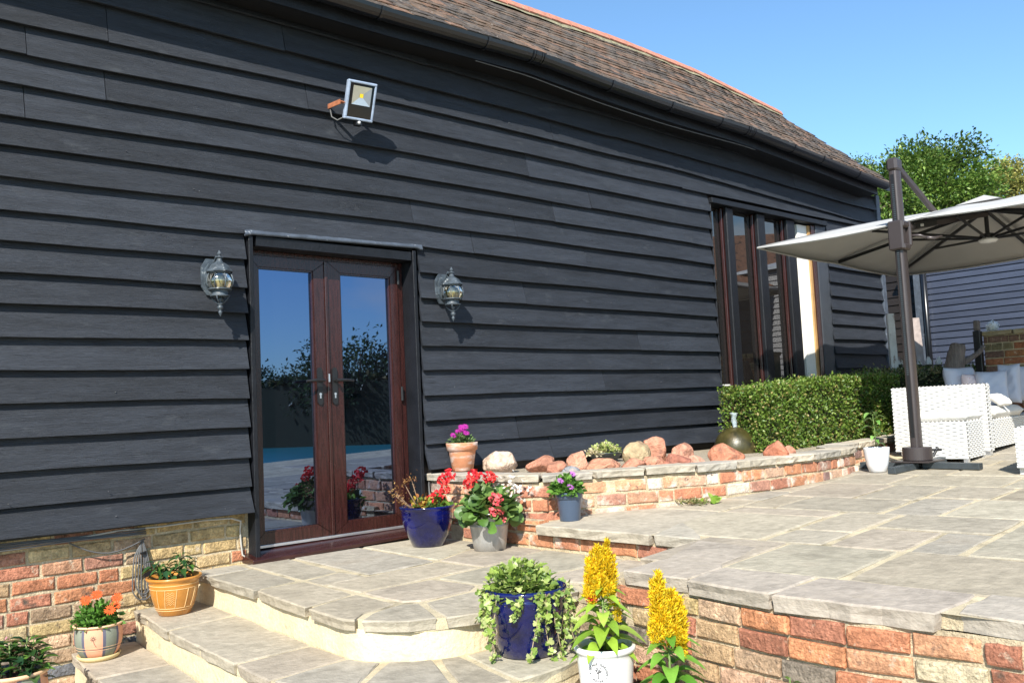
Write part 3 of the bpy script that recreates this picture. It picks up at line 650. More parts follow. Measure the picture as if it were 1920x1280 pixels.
# ================================================================== PAVING
A85 = math.radians(8.5); UU = np.array([math.cos(A85), math.sin(A85)]); VV = np.array([math.sin(A85), -math.cos(A85)])
def st(s, t):
    u = s - 0.13 * (t - 3.3); v = t + 0.08 * (s - 4); return u * UU + v * VV
SLC = [(0.375, 0.33, 0.255), (0.39, 0.345, 0.262), (0.36, 0.32, 0.25), (0.385, 0.33, 0.258), (0.40, 0.36, 0.275), (0.36, 0.325, 0.265), (0.375, 0.325, 0.245)]
def slab_col():
    g = random.uniform(.90, 1.07); return tuple(x * g for x in random.choice(SLC))
def slab(poly, zf, thick, parent, gap=0.006, color=None, name='paving_slab', rough_edge=0.003, sub=0.10, drop=0.006, tilt=True, round_=0.0):
    P = [np.array(p, float) for p in poly]; c = sum(P) / len(P)
    area = sum(P[i][0] * P[(i + 1) % len(P)][1] - P[(i + 1) % len(P)][0] * P[i][1] for i in range(len(P)))
    if area < 0: P = P[::-1]
    out = []
    for i in range(len(P)):                              # inset by the joint
        a, b, d = P[i - 1], P[i], P[(i + 1) % len(P)]
        e1 = (b - a) / np.linalg.norm(b - a); e2 = (d - b) / np.linalg.norm(d - b)
        n1 = np.array([-e1[1], e1[0]]); n2 = np.array([-e2[1], e2[0]]); k = 1 + n1 @ n2
        out.append(b + (n1 + n2) / max(k, 0.4) * gap)
    Q = []
    for i in range(len(out)):
        a, b = out[i], out[(i + 1) % len(out)]; L = np.linalg.norm(b - a); m = max(1, int(L / sub))
        for j in range(m):
            f = j / m; q = a * (1 - f) + b * f
            if j == 0: q = q + (c - q) / np.linalg.norm(c - q) * 0.008
            Q.append(q + rng.uniform(-rough_edge, rough_edge, 2))
    n = len(Q); tz = rng.uniform(-0.0025, 0.0025); V = []
    tx, ty = (rng.uniform(-.004, .004), rng.uniform(-.004, .004)) if tilt else (0, 0)
    zz = lambda q: zf(q[0]) + tz + tx * (q[0] - c[0]) + ty * (q[1] - c[1])
    for q in Q: d = (c - q) / np.linalg.norm(c - q); q2 = q + d * 0.009 * random.uniform(.6, 1.4); V.append((*q2, zz(q2) + random.uniform(-.0008, .0008)))
    for q in Q: V.append((*q, zz(q) - drop * random.uniform(.6, 1.5)))
    for q in Q: d = (c - q) / np.linalg.norm(c - q); q2 = q + d * rng.uniform(0.0, 0.012); V.append((*q2, zz(q) - thick * 0.55))
    for q in Q: d = (c - q) / np.linalg.norm(c - q); q2 = q + d * rng.uniform(0.004, 0.014); V.append((*q2, zz(q) - thick))
    F = [tuple(range(n))]
    for k in range(3):
        for i in range(n): j = (i + 1) % n; F.append((k * n + j, k * n + i, (k + 1) * n + i, (k + 1) * n + j))
    F.append(tuple(3 * n + i for i in range(n))[::-1])
    return pyd(name, V, F, MT['stone'], parent, color=color or slab_col())
def sheet(name, poly, zf, mat, parent=None, h=0.0, depth=None):
    P = [(p[0], p[1], zf(p[0]) + h) for p in poly]; n = len(P); F = [tuple(range(n))]
    if depth:
        P += [(p[0], p[1], p[2] - depth) for p in P]; F += [(i, i + n, (i + 1) % n + n, (i + 1) % n) for i in range(n)]
    return pyd(name, P, F, mat, parent)

patio = empty('upper_patio', (6, -3, 0.15), kind='structure')
edge_r = [(3.096, -2.603), (3.09, -2.918), (3.026, -3.392), (3.012, -3.739), (3.06, -4.042), (3.056, -4.271), (3.05, -4.9), (3.04, -6.2)]
# bedding mortar sheet in cells (far enough for the pool terrace)
bed = [(3.92, 0.0), (3.92, -2.43), (3.12, -2.62), (3.08, -3.6), (3.08, -6.2), (3.08, -16), (60, -60), (70, -20), (70, 14), (13, 14), (13, 1.5), (11.37, 1.5), (11.37, 0.0)]
def pz2(x): return patz(min(x, 14.0))
MAXP = 14.0
bed1 = [(3.92, 0.0), (3.92, -2.44), (3.13, -2.63), (3.09, -3.6), (3.09, -8), (14, -8), (14, 6), (11.37, 6), (11.37, 0.0)]
sheet('patio_bedding', bed1[::-1] if False else bed1, patz, MT['mortarp'], patio, h=-0.0075)
bed2 = [(14, -8), (90, -8), (90, 20), (14, 20)]
sheet('patio_far', bed2, lambda x: patz(14) - 0.0075, MT['stone'], patio).color = (0.34, 0.31, 0.26, 1)
bed3 = [(3.09, -80), (90, -80), (90, -8), (3.09, -8)]
sheet('pool_terrace', bed3, lambda x: 0.12, MT['stone'], patio).color = (0.22, 0.20, 0.17, 1)
strip = [(p[0] + .05, p[1]) for p in edge_r]; strip[0] = (strip[0][0], -2.62)
sheet('coping_bed', strip + [(3.3, -6.2), (3.3, -2.62)], patz, MT['mortar'], patio, h=-0.012, depth=0.05)
def rs(s0, s1, t0, t1, gap=0.009, **k):
    return slab([st(s0, t0), st(s1, t0), st(s1, t1), st(s0, t1)], patz, 0.045, patio, gap=gap, **k)
for a in [(2.91, 3.56, 3.03, 3.50), (2.91, 3.56, 3.50, 4.04), (2.90, 3.56, 4.06, 4.95), (2.90, 3.56, 4.95, 5.7),
          (3.56, 4.34, 2.62, 3.32), (4.34, 4.57, 2.62, 3.32), (3.56, 3.93, 3.34, 3.66), (3.93, 4.57, 3.34, 3.66), (3.56, 4.10, 3.68, 4.05), (3.56, 4.10, 4.06, 4.28), (4.10, 4.57, 3.68, 4.28),
          (3.56, 4.57, 4.30, 5.0), (3.56, 4.2, 5.0, 5.7), (4.2, 4.57, 5.0, 5.7),
          (4.34, 4.86, 2.0, 2.62), (4.57, 5.10, 2.62, 2.86), (4.57, 5.12, 2.86, 3.52), (4.57, 5.25, 3.54, 3.85), (4.57, 5.25, 3.86, 4.6), (4.57, 5.25, 4.6, 5.5),
          (4.86, 5.3, 1.9, 2.62), (5.10, 5.83, 2.62, 3.13), (5.12, 5.83, 3.14, 3.52), (5.25, 5.83, 3.54, 3.92), (5.25, 5.83, 3.93, 4.55), (5.25, 5.83, 4.55, 5.4), (5.3, 5.83, 1.9, 2.62)]:
    rs(*a)
s0 = 5.83; rr = random.Random(5)
for ds in [0.62, 0.66, 0.45, 0.6, 0.66, 0.6, 0.45, 0.6, 0.66]:
    t = 1.2 + rr.uniform(-.3, 0); s1 = s0 + ds
    while t < 6.8:
        dt = rr.choice([0.45, 0.6, 0.62, 0.75, 0.9]); p = st((s0 + s1) / 2, t + dt / 2)
        if p[1] < -1.35 or p[0] > 8.6: rs(s0, s1, t, t + dt)
        t += dt
    s0 = s1
# front slabs at the riser (edge x = 3.9) and the coping along the retaining wall
def rz(x): return patz(x)
slab([(3.88, -1.2), (st(4.36, 1.9)[0], -1.2), tuple(st(4.34, 2.62)), (3.885, -2.115)], patz, 0.058, patio, rough_edge=0.007, gap=0.004, color=(0.42, 0.37, 0.29))
slab([(3.905, -2.12), tuple(st(3.9, 2.63)), tuple(st(3.56, 2.99)), (3.90, -2.46)], patz, 0.058, patio, rough_edge=0.006, gap=0.004, color=(0.41, 0.37, 0.30))
cuts = [(-2.60, 3.02), (-3.02, 3.0), (-3.40, None), (-4.02, None), (-4.80, None), (-5.6, None)]
def ex(y): return float(np.interp(-y, [-p[1] for p in edge_r], [p[0] for p in edge_r]))
def ix(y): return 3.36 + 0.06 * (-y - 2.6) / 2
ys = [-2.60, -3.40, -4.02, -4.82, -5.6]
slab([(ex(-2.60), -2.60), (3.40, -2.60), (3.88, -2.455), (3.84, -2.83), (3.43, -2.93), (3.36, -2.96), (3.09, -2.96)], patz, 0.062, patio, rough_edge=0.008, gap=0.004, name='coping_slab', color=(0.38, 0.33, 0.27))
slab([(ex(-2.96), -2.96), (ix(-2.96), -2.96), (ix(-3.4), -3.40), (ex(-3.4), -3.40)], patz, 0.062, patio, rough_edge=0.008, gap=0.003, name='coping_slab', color=(0.39, 0.34, 0.28))
slab([(ex(-3.4) - .005, -3.40), (ix(-3.4), -3.40), (ix(-4.02), -4.02), (ex(-4.02), -4.02)], patz, 0.064, patio, rough_edge=0.009, gap=0.006, name='coping_slab', color=(0.37, 0.32, 0.265))
slab([(ex(-4.04) + .03, -4.04), (ix(-4.04), -4.04), (ix(-4.8), -4.80), (ex(-4.8), -4.80)], patz, 0.062, patio, rough_edge=0.009, gap=0.006, name='coping_slab', color=(0.39, 0.345, 0.285))
slab([(ex(-4.82), -4.82), (ix(-4.82), -4.82), (ix(-5.6), -5.60), (ex(-5.6), -5.60)], patz, 0.062, patio, rough_edge=0.009, gap=0.006, name='coping_slab')

# ---- door platform and the two curved steps
plat = empty('door_platform', (2.9, -1.2, 0), kind='structure')
Z0 = lambda x: 0.0
pl_edge = [(2.20, -0.02), (2.21, -0.5), (2.17, -1.0), (2.13, -1.5), (2.11, -1.9), (2.16, -2.06), (2.26, -2.18), (2.42, -2.26), (2.6, -2.29), (3.13, -2.30), (3.1, -2.58), (3.95, -2.42), (3.95, 0.04), (2.2, 0.04)]
def off(P, d):
    out = []
    for i, p in enumerate(P):
        a = np.array(P[max(i - 1, 0)]); b = np.array(P[min(i + 1, len(P) - 1)]); e = (b - a) / np.linalg.norm(b - a); out.append(tuple(np.array(p) + np.array([-e[1], e[0]]) * d))
    return out
pl_edge = off(pl_edge[:10], 0.035) + pl_edge[10:]
sheet('platform_bedding', pl_edge[::-1], Z0, MT['mortarp'], plat, h=-0.006, depth=0.05)
PS = [[(2.20, -0.26), (2.50, -0.235), (2.455, -0.85), (2.165, -0.91)],
      [(2.165, -0.92), (2.46, -0.90), (2.44, -1.44), (2.105, -1.54)],
      [(2.105, -1.55), (2.44, -1.455), (2.43, -1.82), (2.22, -1.875), (2.11, -1.96), (2.085, -1.9)],
      [(2.225, -1.88), (2.44, -1.83), (2.51, -1.89), (2.37, -2.22), (2.24, -2.17), (2.115, -1.975)],
      [(2.515, -1.895), (2.83, -1.885), (2.76, -2.32), (2.58, -2.31), (2.38, -2.235)],
      [(2.84, -1.885), (3.21, -1.89), (3.23, -2.16), (3.12, -2.33), (2.77, -2.325)],
      [(2.46, -1.455), (2.90, -1.455), (2.93, -1.80), (2.83, -1.87), (2.52, -1.875), (2.45, -1.81)],
      [(2.52, -0.06), (2.82, -0.06), (2.745, -0.79), (2.48, -0.86)],
      [(2.84, -0.06), (3.33, -0.06), (3.27, -1.01), (2.77, -1.06)],
      [(2.47, -0.875), (2.745, -0.80), (2.76, -1.07), (2.46, -1.09)],
      [(2.46, -1.10), (3.27, -1.03), (3.29, -1.40), (2.46, -1.44)],
      [(3.35, -0.06), (3.93, -0.06), (3.92, -0.70), (3.30, -0.98)],
      [(3.29, -1.0), (3.92, -0.72), (3.92, -1.25), (3.30, -1.40)],
      [(3.31, -1.41), (3.92, -1.26), (3.92, -1.92), (3.46, -1.88), (2.95, -1.83), (2.92, -1.46)],
      [(3.47, -1.90), (3.92, -1.93), (3.92, -2.42), (3.42, -2.52), (3.25, -2.18), (3.23, -1.90)],
      [(3.24, -2.18), (3.41, -2.53), (3.12, -2.57), (3.14, -2.33)],
      [(2.20, -0.0), (2.51, -0.0), (2.50, -0.22), (2.20, -0.25)]]
for p in PS: slab(p, Z0, 0.048, plat, gap=0.0075)
def arcpts(cx, cy, r, a0, a1, n): return [(cx + r * math.cos(math.radians(a0 + (a1 - a0) * i / n)), cy + r * math.sin(math.radians(a0 + (a1 - a0) * i / n))) for i in range(n + 1)]
def riser(outline, z0, z1, name, parent):
    n = len(outline); m = 4; V = []; F = []
    for p in outline:
        for j in range(m + 1): V.append((p[0] + random.uniform(-.0025, .0025), p[1] + random.uniform(-.0025, .0025), z0 + (z1 - z0) * j / m))
    for i in range(n - 1):
        for j in range(m): a = i * (m + 1) + j; F.append((a, a + m + 1, a + m + 2, a + 1))
    return pyd(name, V, F, MT['render'], parent, smooth=True)
def dens(P, d=0.06):
    out = []
    for i in range(len(P) - 1):
        a, b = np.array(P[i]), np.array(P[i + 1]); m = max(1, int(np.linalg.norm(b - a) / d))
        for j in range(m): out.append(tuple(a + (b - a) * j / m))
    return out + [P[-1]]
inner = [(2.24, 0.05), (2.235, -0.4), (2.195, -1.0), (2.15, -1.5), (2.13, -1.88), (2.16, -1.99), (2.23, -2.08), (2.32, -2.17), (2.43, -2.22), (2.55, -2.235), (2.8, -2.25), (3.14, -2.27)]
riser(dens(inner), -0.21, -0.045, 'rendered_riser', plat)
mid_out = [(1.88, 0.04), (1.86, -0.2), (1.81, -0.66), (1.775, -1.1), (1.75, -1.56), (1.72, -1.92), (1.76, -2.15), (1.84, -2.34), (1.96, -2.51), (2.13, -2.645), (2.35, -2.715), (2.60, -2.72), (2.78, -2.68), (3.03, -2.62)]
mid_in = [(2.25, 0.04), (2.25, -0.18), (2.22, -0.60), (2.18, -1.1), (2.14, -1.55), (2.13, -1.88), (2.155, -1.99), (2.20, -2.05), (2.28, -2.14), (2.36, -2.19), (2.46, -2.225), (2.60, -2.235), (2.85, -2.25), (3.13, -2.27)]
ZM = lambda x: -0.17
sheet('middle_bedding', off(mid_out, 0.025) + mid_in[::-1], ZM, MT['mortarp'], plat, h=-0.006, depth=0.05)
segs = [(0, 2), (2, 4), (4, 5), (5, 7), (7, 9), (9, 10), (10, 12), (12, 13)]
for a, b in segs:
    poly = mid_out[a:b + 1] + mid_in[a:b + 1][::-1]; slab(poly, ZM, 0.05, plat, gap=0.008 if a < 5 else 0.016)
def off(P, d):
    out = []
    for i, p in enumerate(P):
        a = np.array(P[max(i - 1, 0)]); b = np.array(P[min(i + 1, len(P) - 1)]); e = (b - a) / np.linalg.norm(b - a); out.append(tuple(np.array(p) + np.array([-e[1], e[0]]) * d))
    return out
riser(dens(off(mid_out, 0.03)), -0.38, -0.215, 'rendered_riser', plat)
low_out = off(mid_out, -0.34); low_out[0] = (1.55, 0.04); low_in = mid_out
ZL = lambda x: -0.34
sheet('lower_bedding', off(low_out, 0.025) + low_in[::-1], ZL, MT['mortarp'], plat, h=-0.006, depth=0.05)
for a, b in segs:
    poly = low_out[a:b + 1] + off(low_in, 0.03)[a:b + 1][::-1]; slab(poly, ZL, 0.05, plat, gap=0.008)
riser(dens(off(low_out, 0.03)), -0.55, -0.385, 'rendered_riser', plat)
lower = empty('lower_paving', (0, -3, -0.5), kind='structure')
sheet('paving_bedding', [(-4, 0.05), (-4, -7.5), (3.1, -7.5), (3.1, 0.05)], lambda x: -0.508, MT['mortarp'], lower)
for i in range(9):
    for j in range(10):
        x0, y0 = -2.4 + i * 0.62, 0.04 - j * 0.62; slab([(x0, y0), (x0 + .62, y0), (x0 + .62, y0 - .62), (x0, y0 - .62)], lambda x: -0.5, 0.04, lower)

# ================================================================== BRICK WALLS OF THE PATIO
PINK = [(0.55, 0.24, 0.12), (0.58, 0.30, 0.17), (0.50, 0.20, 0.11), (0.52, 0.33, 0.22)]
WSH = [(0.62, 0.50, 0.40), (0.58, 0.42, 0.33)]
def col_bed(x, y, z):
    r = random.random(); return vary(random.choice(REDB if r < .36 else PINK if r < .80 else WSH if r < .90 else [(0.25, 0.15, 0.13), (0.30, 0.22, 0.18)]))
def col_ret(x, y, z):
    r = random.random(); return vary(random.choice(PINK if r < .48 else REDB if r < .66 else TAN + YEL[:2] + [(0.50, 0.42, 0.28)] if r < .93 else GRY))
rw = empty('retaining_wall', (3.05, -3.9, -0.5), 'low brick retaining wall under the thick stone edge of the upper patio', 'wall')
rpath = [(3.06, -2.22), (3.055, -2.66), (3.05, -2.92), (2.995, -3.39), (2.985, -3.74), (3.02, -4.04), (3.02, -4.27), (3.015, -6.0)]
rpath = [(p[0] + 0.055, p[1]) for p in rpath]
off_r = [(p[0] + 0.017, p[1]) for p in rpath]
core = MB(); V = []
off_r[0] = (off_r[1][0], -2.6); off_r = [off_r[0]] + off_r[2:]
for p in off_r: V += [(p[0], p[1], -0.6), (p[0], p[1], 0.064)]
n = len(off_r); core.add(V + [(3.3, -6.0, -0.6), (3.3, -6.0, 0.064), (3.3, -2.62, -.6), (3.3, -2.62, 0.064)], [(2 * i, 2 * i + 1, 2 * i + 3, 2 * i + 2) for i in range(n - 1)] + [(0, 2 * n + 2, 2 * n + 3, 1)])
core.build('wall_core', MT['mortar'], rw)
lay_bricks(rw, rpath, lambda x: 0.052, 7, 0.0835, 0.069, 0.218, 0.105, 'rt', MT['brick'], col_ret, joint=0.013, headers=0.12, D=0.08, skip=lambda x, y, z: y > -2.60 and z > -0.08)
# face that closes the bay beside the platform
MB().box((3.13, -2.61, -0.6), (3.32, -2.20, -0.052)).build('wall_core', MT['mortar'], rw)
MB().box((3.14, -2.60, -0.05), (3.95, -2.46, 0.08)).build('wall_core', MT['mortar'], rw)
rb = empty('step_riser_wall', (3.92, -1.8, 0), 'single course of orange bricks under the patio edge beside the door platform', 'wall')
MB().box((3.945, -2.5, -0.1), (4.1, -0.3, 0.095)).build('wall_core', MT['mortar'], rb)
for i, (y0, y1) in enumerate([(-0.44, -0.645), (-0.66, -0.865), (-0.88, -1.085), (-1.10, -1.31), (-1.325, -1.53), (-1.545, -1.75), (-1.765, -1.97), (-1.985, -2.19), (-2.205, -2.42)]):
    me = random.choice(brick_variants('rs', 0.205, 0.068, MT['brickw'])); o = bpy.data.objects.new('brick', me); COL.objects.link(o)
    o.location = (3.935, (y0 + y1) / 2, 0.046); o.rotation_euler = (0, 0, -math.pi / 2); o.parent = rb; o.matrix_parent_inverse = wm(rb).inverted(); o.color = (*vary(random.choice(REDB[:3] + PINK[:1])), 1)

for (y0, y1) in ((-0.55, -0.755), (-0.77, -0.975), (-0.99, -1.19)):
    me = random.choice(brick_variants('rs', 0.205, 0.068, MT['brickw'])); o = bpy.data.objects.new('brick', me); COL.objects.link(o)
    o.location = (3.938, (y0 + y1) / 2, 0.130); o.rotation_euler = (0, 0, -math.pi / 2); o.parent = rb; o.matrix_parent_inverse = wm(rb).inverted(); o.color = (*vary(random.choice(REDB[:3] + PINK[:2])), 1)
MB().box((3.950, -1.19, 0.0955), (3.992, -0.44, 0.17)).build('wall_core', MT['mortar'], rb)
# ---- curved raised bed
bedw = empty('raised_bed_wall', (5.2, -1.4, 0.15), 'curved knee high brick wall of the raised bed with weathered coping stones', 'wall')
bpath = [(4.00, 0.03), (3.99, -0.5), (4.0, -0.98), (4.06, -1.10), (4.20, -1.17), (4.45, -1.26), (4.75, -1.45), (5.1, -1.60), (5.5, -1.69), (5.95, -1.75), (6.4, -1.765), (6.85, -1.73), (7.12, -1.66)]
bpath2 = [(7.12, -1.66), (7.22, -1.54), (7.27, -1.44), (7.6, -1.38), (8.3, -1.27), (9.3, -1.1), (10.2, -0.95)]
def nrmoff(P, d):
    out = []
    for i, p in enumerate(P):
        a = np.array(P[max(i - 1, 0)]); b = np.array(P[min(i + 1, len(P) - 1)]); e = (b - a) / np.linalg.norm(b - a); out.append(np.array(p) + np.array([e[1], -e[0]]) * d)
    return out
# bpath runs from the barn towards the viewer then right: outside is on the right-hand... travel -y then +x => outside is to the right of -y? handled by sign
full = bpath + bpath2[1:]
ZC = 0.44
inn = nrmoff(full, -0.010); back = nrmoff(full, -0.2); V = []
for p, q in zip(inn, back): V += [(p[0], p[1], -0.1), (p[0], p[1], ZC - 0.05), (q[0], q[1], ZC - 0.05), (q[0], q[1], -0.1)]
F = []
for i in range(len(full) - 1):
    for j in range(3): F.append((i * 4 + j, i * 4 + j + 1, (i + 1) * 4 + j + 1, (i + 1) * 4 + j))
pyd('wall_core', V, F, MT['mortar'], bedw)
def bfloor(x, y=None): return -0.01 if x < 3.93 else patz(x) - 0.03
lay_bricks(bedw, full, lambda x: ZC - 0.062, 5, 0.0865, 0.071, 0.205, 0.10, 'bd', MT['brickw'], col_bed, joint=0.015, headers=0.3, D=0.08,
           zmin_fn=lambda x: (0.0 if x < 4.02 else patz(x)))
# coping stones
cl = np.array(dens([tuple(p) for p in nrmoff(full, 0.035)], 0.05)); cb = np.array([tuple(p) for p in nrmoff(dens(full, 0.05), -0.20)])
outp = nrmoff(dens(full, 0.05), 0.035); i = 0; N = len(outp)
while i < N - 2:
    m = random.choice([6, 7, 8, 9, 7]); j = min(i + m, N - 1)
    if N - 1 - j < 3: j = N - 1
    poly = [tuple(outp[k]) for k in range(i, j + 1)] + [tuple(cb[k]) for k in range(j, i - 1, -1)]
    h = random.uniform(-.004, .004); slab(poly, lambda x, h=h: ZC + h, random.uniform(0.042, 0.052), bedw, gap=0.003, sub=0.06, rough_edge=0.006, name='coping_stone', color=vary(random.choice([(0.44, 0.39, 0.31), (0.40, 0.36, 0.30), (0.48, 0.42, 0.33), (0.36, 0.33, 0.28)])))
    i = j
# soil and gravel inside the bed
bb = [tuple(p) for p in nrmoff(full, -0.18)]
o = sheet('bed_gravel', bb + [(10.3, 0.03)], lambda x: 0.405, MT['gravel']); tag(o, 'pale gravel filling the raised bed behind the coping', 'gravel', kind='stuff')

# ================================================================== PLANT HELPERS
def nv(v): v = np.asarray(v, float); return v / (np.linalg.norm(v, axis=-1, keepdims=True) + 1e-9)
LEAF_T = {                                           # templates: x across (-.5...5), y along 0..1
    'lance': ([(0, 0), (.32, .35), (.30, .65), (0, 1), (-.30, .65), (-.32, .35), (0, .35), (0, .68)], [(0, 1, 6), (0, 6, 5), (1, 2, 7, 6), (6, 7, 4, 5), (2, 3, 7), (7, 3, 4)]),
    'dia': ([(0, 0), (.36, .5), (0, 1), (-.36, .5)], [(0, 1, 2), (0, 2, 3)]),
    'ivy': ([(0, .1), (.28, 0), (.5, .35), (.26, .48), (.30, .72), (0, 1.0), (-.30, .72), (-.26, .48), (-.5, .35), (-.28, 0), (0, .45)],
            [(0, 1, 10), (1, 2, 10), (2, 3, 10), (3, 4, 10), (4, 5, 10), (5, 6, 10), (6, 7, 10), (7, 8, 10), (8, 9, 10), (9, 0, 10)]),
    'round': ([(0, 0), (.35, .02), (.52, .3), (.48, .65), (.25, .92), (0, .98), (-.25, .92), (-.48, .65), (-.52, .3), (-.35, .02), (0, .42)],
              [(0, 1, 10), (1, 2, 10), (2, 3, 10), (3, 4, 10), (4, 5, 10), (5, 6, 10), (6, 7, 10), (7, 8, 10), (8, 9, 10), (9, 0, 10)]),
    'ovate': ([(0, 0), (.30, .14), (.44, .36), (.36, .62), (.16, .86), (0, 1), (-.16, .86), (-.36, .62), (-.44, .36), (-.30, .14), (0, .3), (0, .64)],
              [(0, 1, 10), (1, 2, 10), (2, 3, 11, 10), (3, 4, 11), (4, 5, 11), (5, 6, 11), (6, 7, 11), (7, 8, 10, 11), (8, 9, 10), (9, 0, 10)])}
def _ov(wf, nr=7):
    T = []; F = []
    for i in range(nr + 1):
        y = i / nr; w_ = wf(y)
        T += [(-w_, y), (0, y), (w_, y)]
    for i in range(nr):
        for k in range(2): a = i * 3 + k; F.append((a, a + 1, a + 4, a + 3))
    return T, F
LEAF_T['ovate'] = _ov(lambda y: .46 * (math.sin(math.pi * min(1, y * .92 + .06)) ** .8) * (1 - .25 * y) if y < 1 else 0.0)
def tri_t(kind):
    T, F = LEAF_T[kind]; out = []
    for f in F: out += [(f[0], f[i], f[i + 1]) for i in range(1, len(f) - 1)]
    return np.array(T, float), np.array(out, int)
def leaves_arrays(P, D, N, size, aspect, kind, fold=0.15, droop=0.25, cols=None):
    """P base points, D directions, N up normals, size per leaf; returns V,F,C"""
    T, F = tri_t(kind); P = np.asarray(P, float); n = len(P); D = nv(D); N = np.asarray(N, float)
    S = nv(np.cross(D, N)); U = nv(np.cross(S, D)); size = np.broadcast_to(size, (n,))
    x = T[:, 0][None, :, None] * aspect; y = T[:, 1][None, :, None]; s = size[:, None, None]
    z = (np.abs(T[:, 0]) * fold * 2)[None, :, None] - droop * y ** 2 * 0.6; y = y * (1 - .22 * min(droop, 1.2) * y)
    V = P[:, None, :] + s * (x * S[:, None, :] + y * D[:, None, :] + z * U[:, None, :])
    m = len(T); Fa = (F[None] + (np.arange(n) * m)[:, None, None]).reshape(-1, 3)
    C = np.repeat(np.asarray(cols, float), m, axis=0) if cols is not None else None
    return V.reshape(-1, 3), Fa, C
def merge(parts):
    V = []; F = []; C = []; b = 0
    for v, f, c in parts: V.append(v); F.append(f + b); C.append(c); b += len(v)
    return np.concatenate(V), np.concatenate(F), np.concatenate(C)
def pick(cols, n, jit=0.2):
    c = np.array(cols)[rng.integers(0, len(cols), n)]; return c * rng.uniform(1 - jit, 1 + jit, (n, 1))
def rdir(n, up=0.4, spread=1.0):
    d = rng.normal(0, 1, (n, 3)) * spread; d[:, 2] = np.abs(d[:, 2]) * 0.6 + up; return nv(d)
GREEN = [(0.07, 0.15, 0.025), (0.10, 0.20, 0.035), (0.05, 0.11, 0.02), (0.13, 0.23, 0.05)]
BRIGHT = [(0.20, 0.34, 0.04), (0.26, 0.40, 0.06), (0.16, 0.28, 0.04), (0.32, 0.44, 0.09)]
DARKG = [(0.025, 0.07, 0.03), (0.04, 0.10, 0.03), (0.06, 0.13, 0.035), (0.03, 0.08, 0.02)]
def dome_leaves(c, rx, ry, h, n, size, kind, cols, mat, parent, aspect=1.0, name='foliage', down=0.0, jit=0.25, shell=0.55, droop=0.3):
    d = nv(rng.normal(0, 1, (n, 3))); d[:, 2] = np.abs(d[:, 2]) - down * rng.random(n)
    r = rng.uniform(shell, 1, n) ** 0.7
    P = np.array(c) + d * r[:, None] * np.array([rx, ry, h]); D = nv(d + rng.normal(0, .45, (n, 3)) + [0, 0, .15]); N = nv(rng.normal(0, .5, (n, 3)) + [0, 0, 1] - SUN * .3)
    V, F, C = leaves_arrays(P, D, N, size * rng.uniform(.6, 1.25, n), aspect, kind, droop=droop, cols=pick(cols, n, jit))
    return npm(name, V, F, mat, parent, C)
def stems(c, targets, r, mat, parent, name='stem'):
    mb = MB()
    for t in targets:
        c0 = np.array(c) + rng.normal(0, .01, 3) * [1, 1, 0]; m = (c0 + t) / 2 + rng.normal(0, .012, 3); mb.tube([c0, m, t], [r, r * .8, r * .5], 5)
    return mb.build(name, mat, parent, smooth=True)
MT['stemg'] = mk('green_stem', (0.13, 0.20, 0.05), 0.6, var=0.1)
MT['stemb'] = mk('woody_stem', (0.20, 0.13, 0.08), 0.8, var=0.2)
def flower_disc(c, nrm, r, npet, col, ccol, parent, name='flower'):
    """daisy-like flower head, one mesh"""
    nrm = nv(nrm); a = nv(np.cross(nrm, [0.3, 0.2, 1])); b = np.cross(nrm, a); P = []; D = []
    for i in range(npet):
        t = 2 * math.pi * i / npet + rng.uniform(-.1, .1); D.append(a * math.cos(t) + b * math.sin(t) + nrm * .18); P.append(np.array(c) + D[-1] * r * .12)
    V, F, C = leaves_arrays(P, D, [nrm] * npet, r, 0.42, 'lance', fold=.1, droop=.15, cols=pick([col], npet, .18))
    k = 8; Vc = [np.array(c) + nrm * r * .12] + [np.array(c) + (a * math.cos(2 * math.pi * j / k) + b * math.sin(2 * math.pi * j / k)) * r * .22 + nrm * r * .05 for j in range(k)]
    Fc = np.array([(0, 1 + j, 1 + (j + 1) % k) for j in range(k)]); V, F, C = merge([(V, F, C), (np.array(Vc), Fc, np.repeat([ccol], k + 1, 0))])
    return npm(name, V, F, MT['petal'], parent, C)
def petal_ball(c, r, n, cols, parent, name='flower_head', psize=0.35, squash=0.8):
    d = nv(rng.normal(0, 1, (n, 3))); P = np.array(c) + d * r * np.array([1, 1, squash]) * rng.uniform(.55, .9, (n, 1)); D = nv(d * .6 + rng.normal(0, .7, (n, 3)))
    V, F, C = leaves_arrays(P, D, d, r * psize * rng.uniform(.8, 1.3, n), 1.1, 'round', fold=.2, droop=.1, cols=pick(cols, n, .2))
    return npm(name, V, F, MT['petal'], parent, C)
def pot(t, prof, mat, soil_z, soil_r, name='pot', n=48, inner=None):
    """prof outer profile bottom->rim (r,z); wall thickness folded back inside"""
    x, y, z = t.location; P = [(0.001, prof[0][1])] + list(prof); rt, zt = prof[-1]; th = 0.009
    P += [(rt - th, zt - 0.001), (max(soil_r + .001, rt - th - .01), soil_z - 0.01)]
    mb = MB().lathe(P, (x, y, z), n); o = mb.build(name, mat, t, smooth=True)
    MB().disc(soil_r + 0.004, soil_z, (x, y, z), 32).build('soil', MT['soil'], t)
    for p in o.data.polygons: p.use_smooth = True
    return o
def ring(t, r, z, w, mat, name, n=48, out=0.0012, parent=None):
    x, y, zz = t.location
    return MB().lathe([(r, z - w), (r + out, z - w * .6), (r + out, z + w * .6), (r, z + w)], (x, y, zz), n).build(name, mat, parent or t, smooth=True)

# ================================================================== POTS
POTG = 'flower pots standing on the steps and terrace'
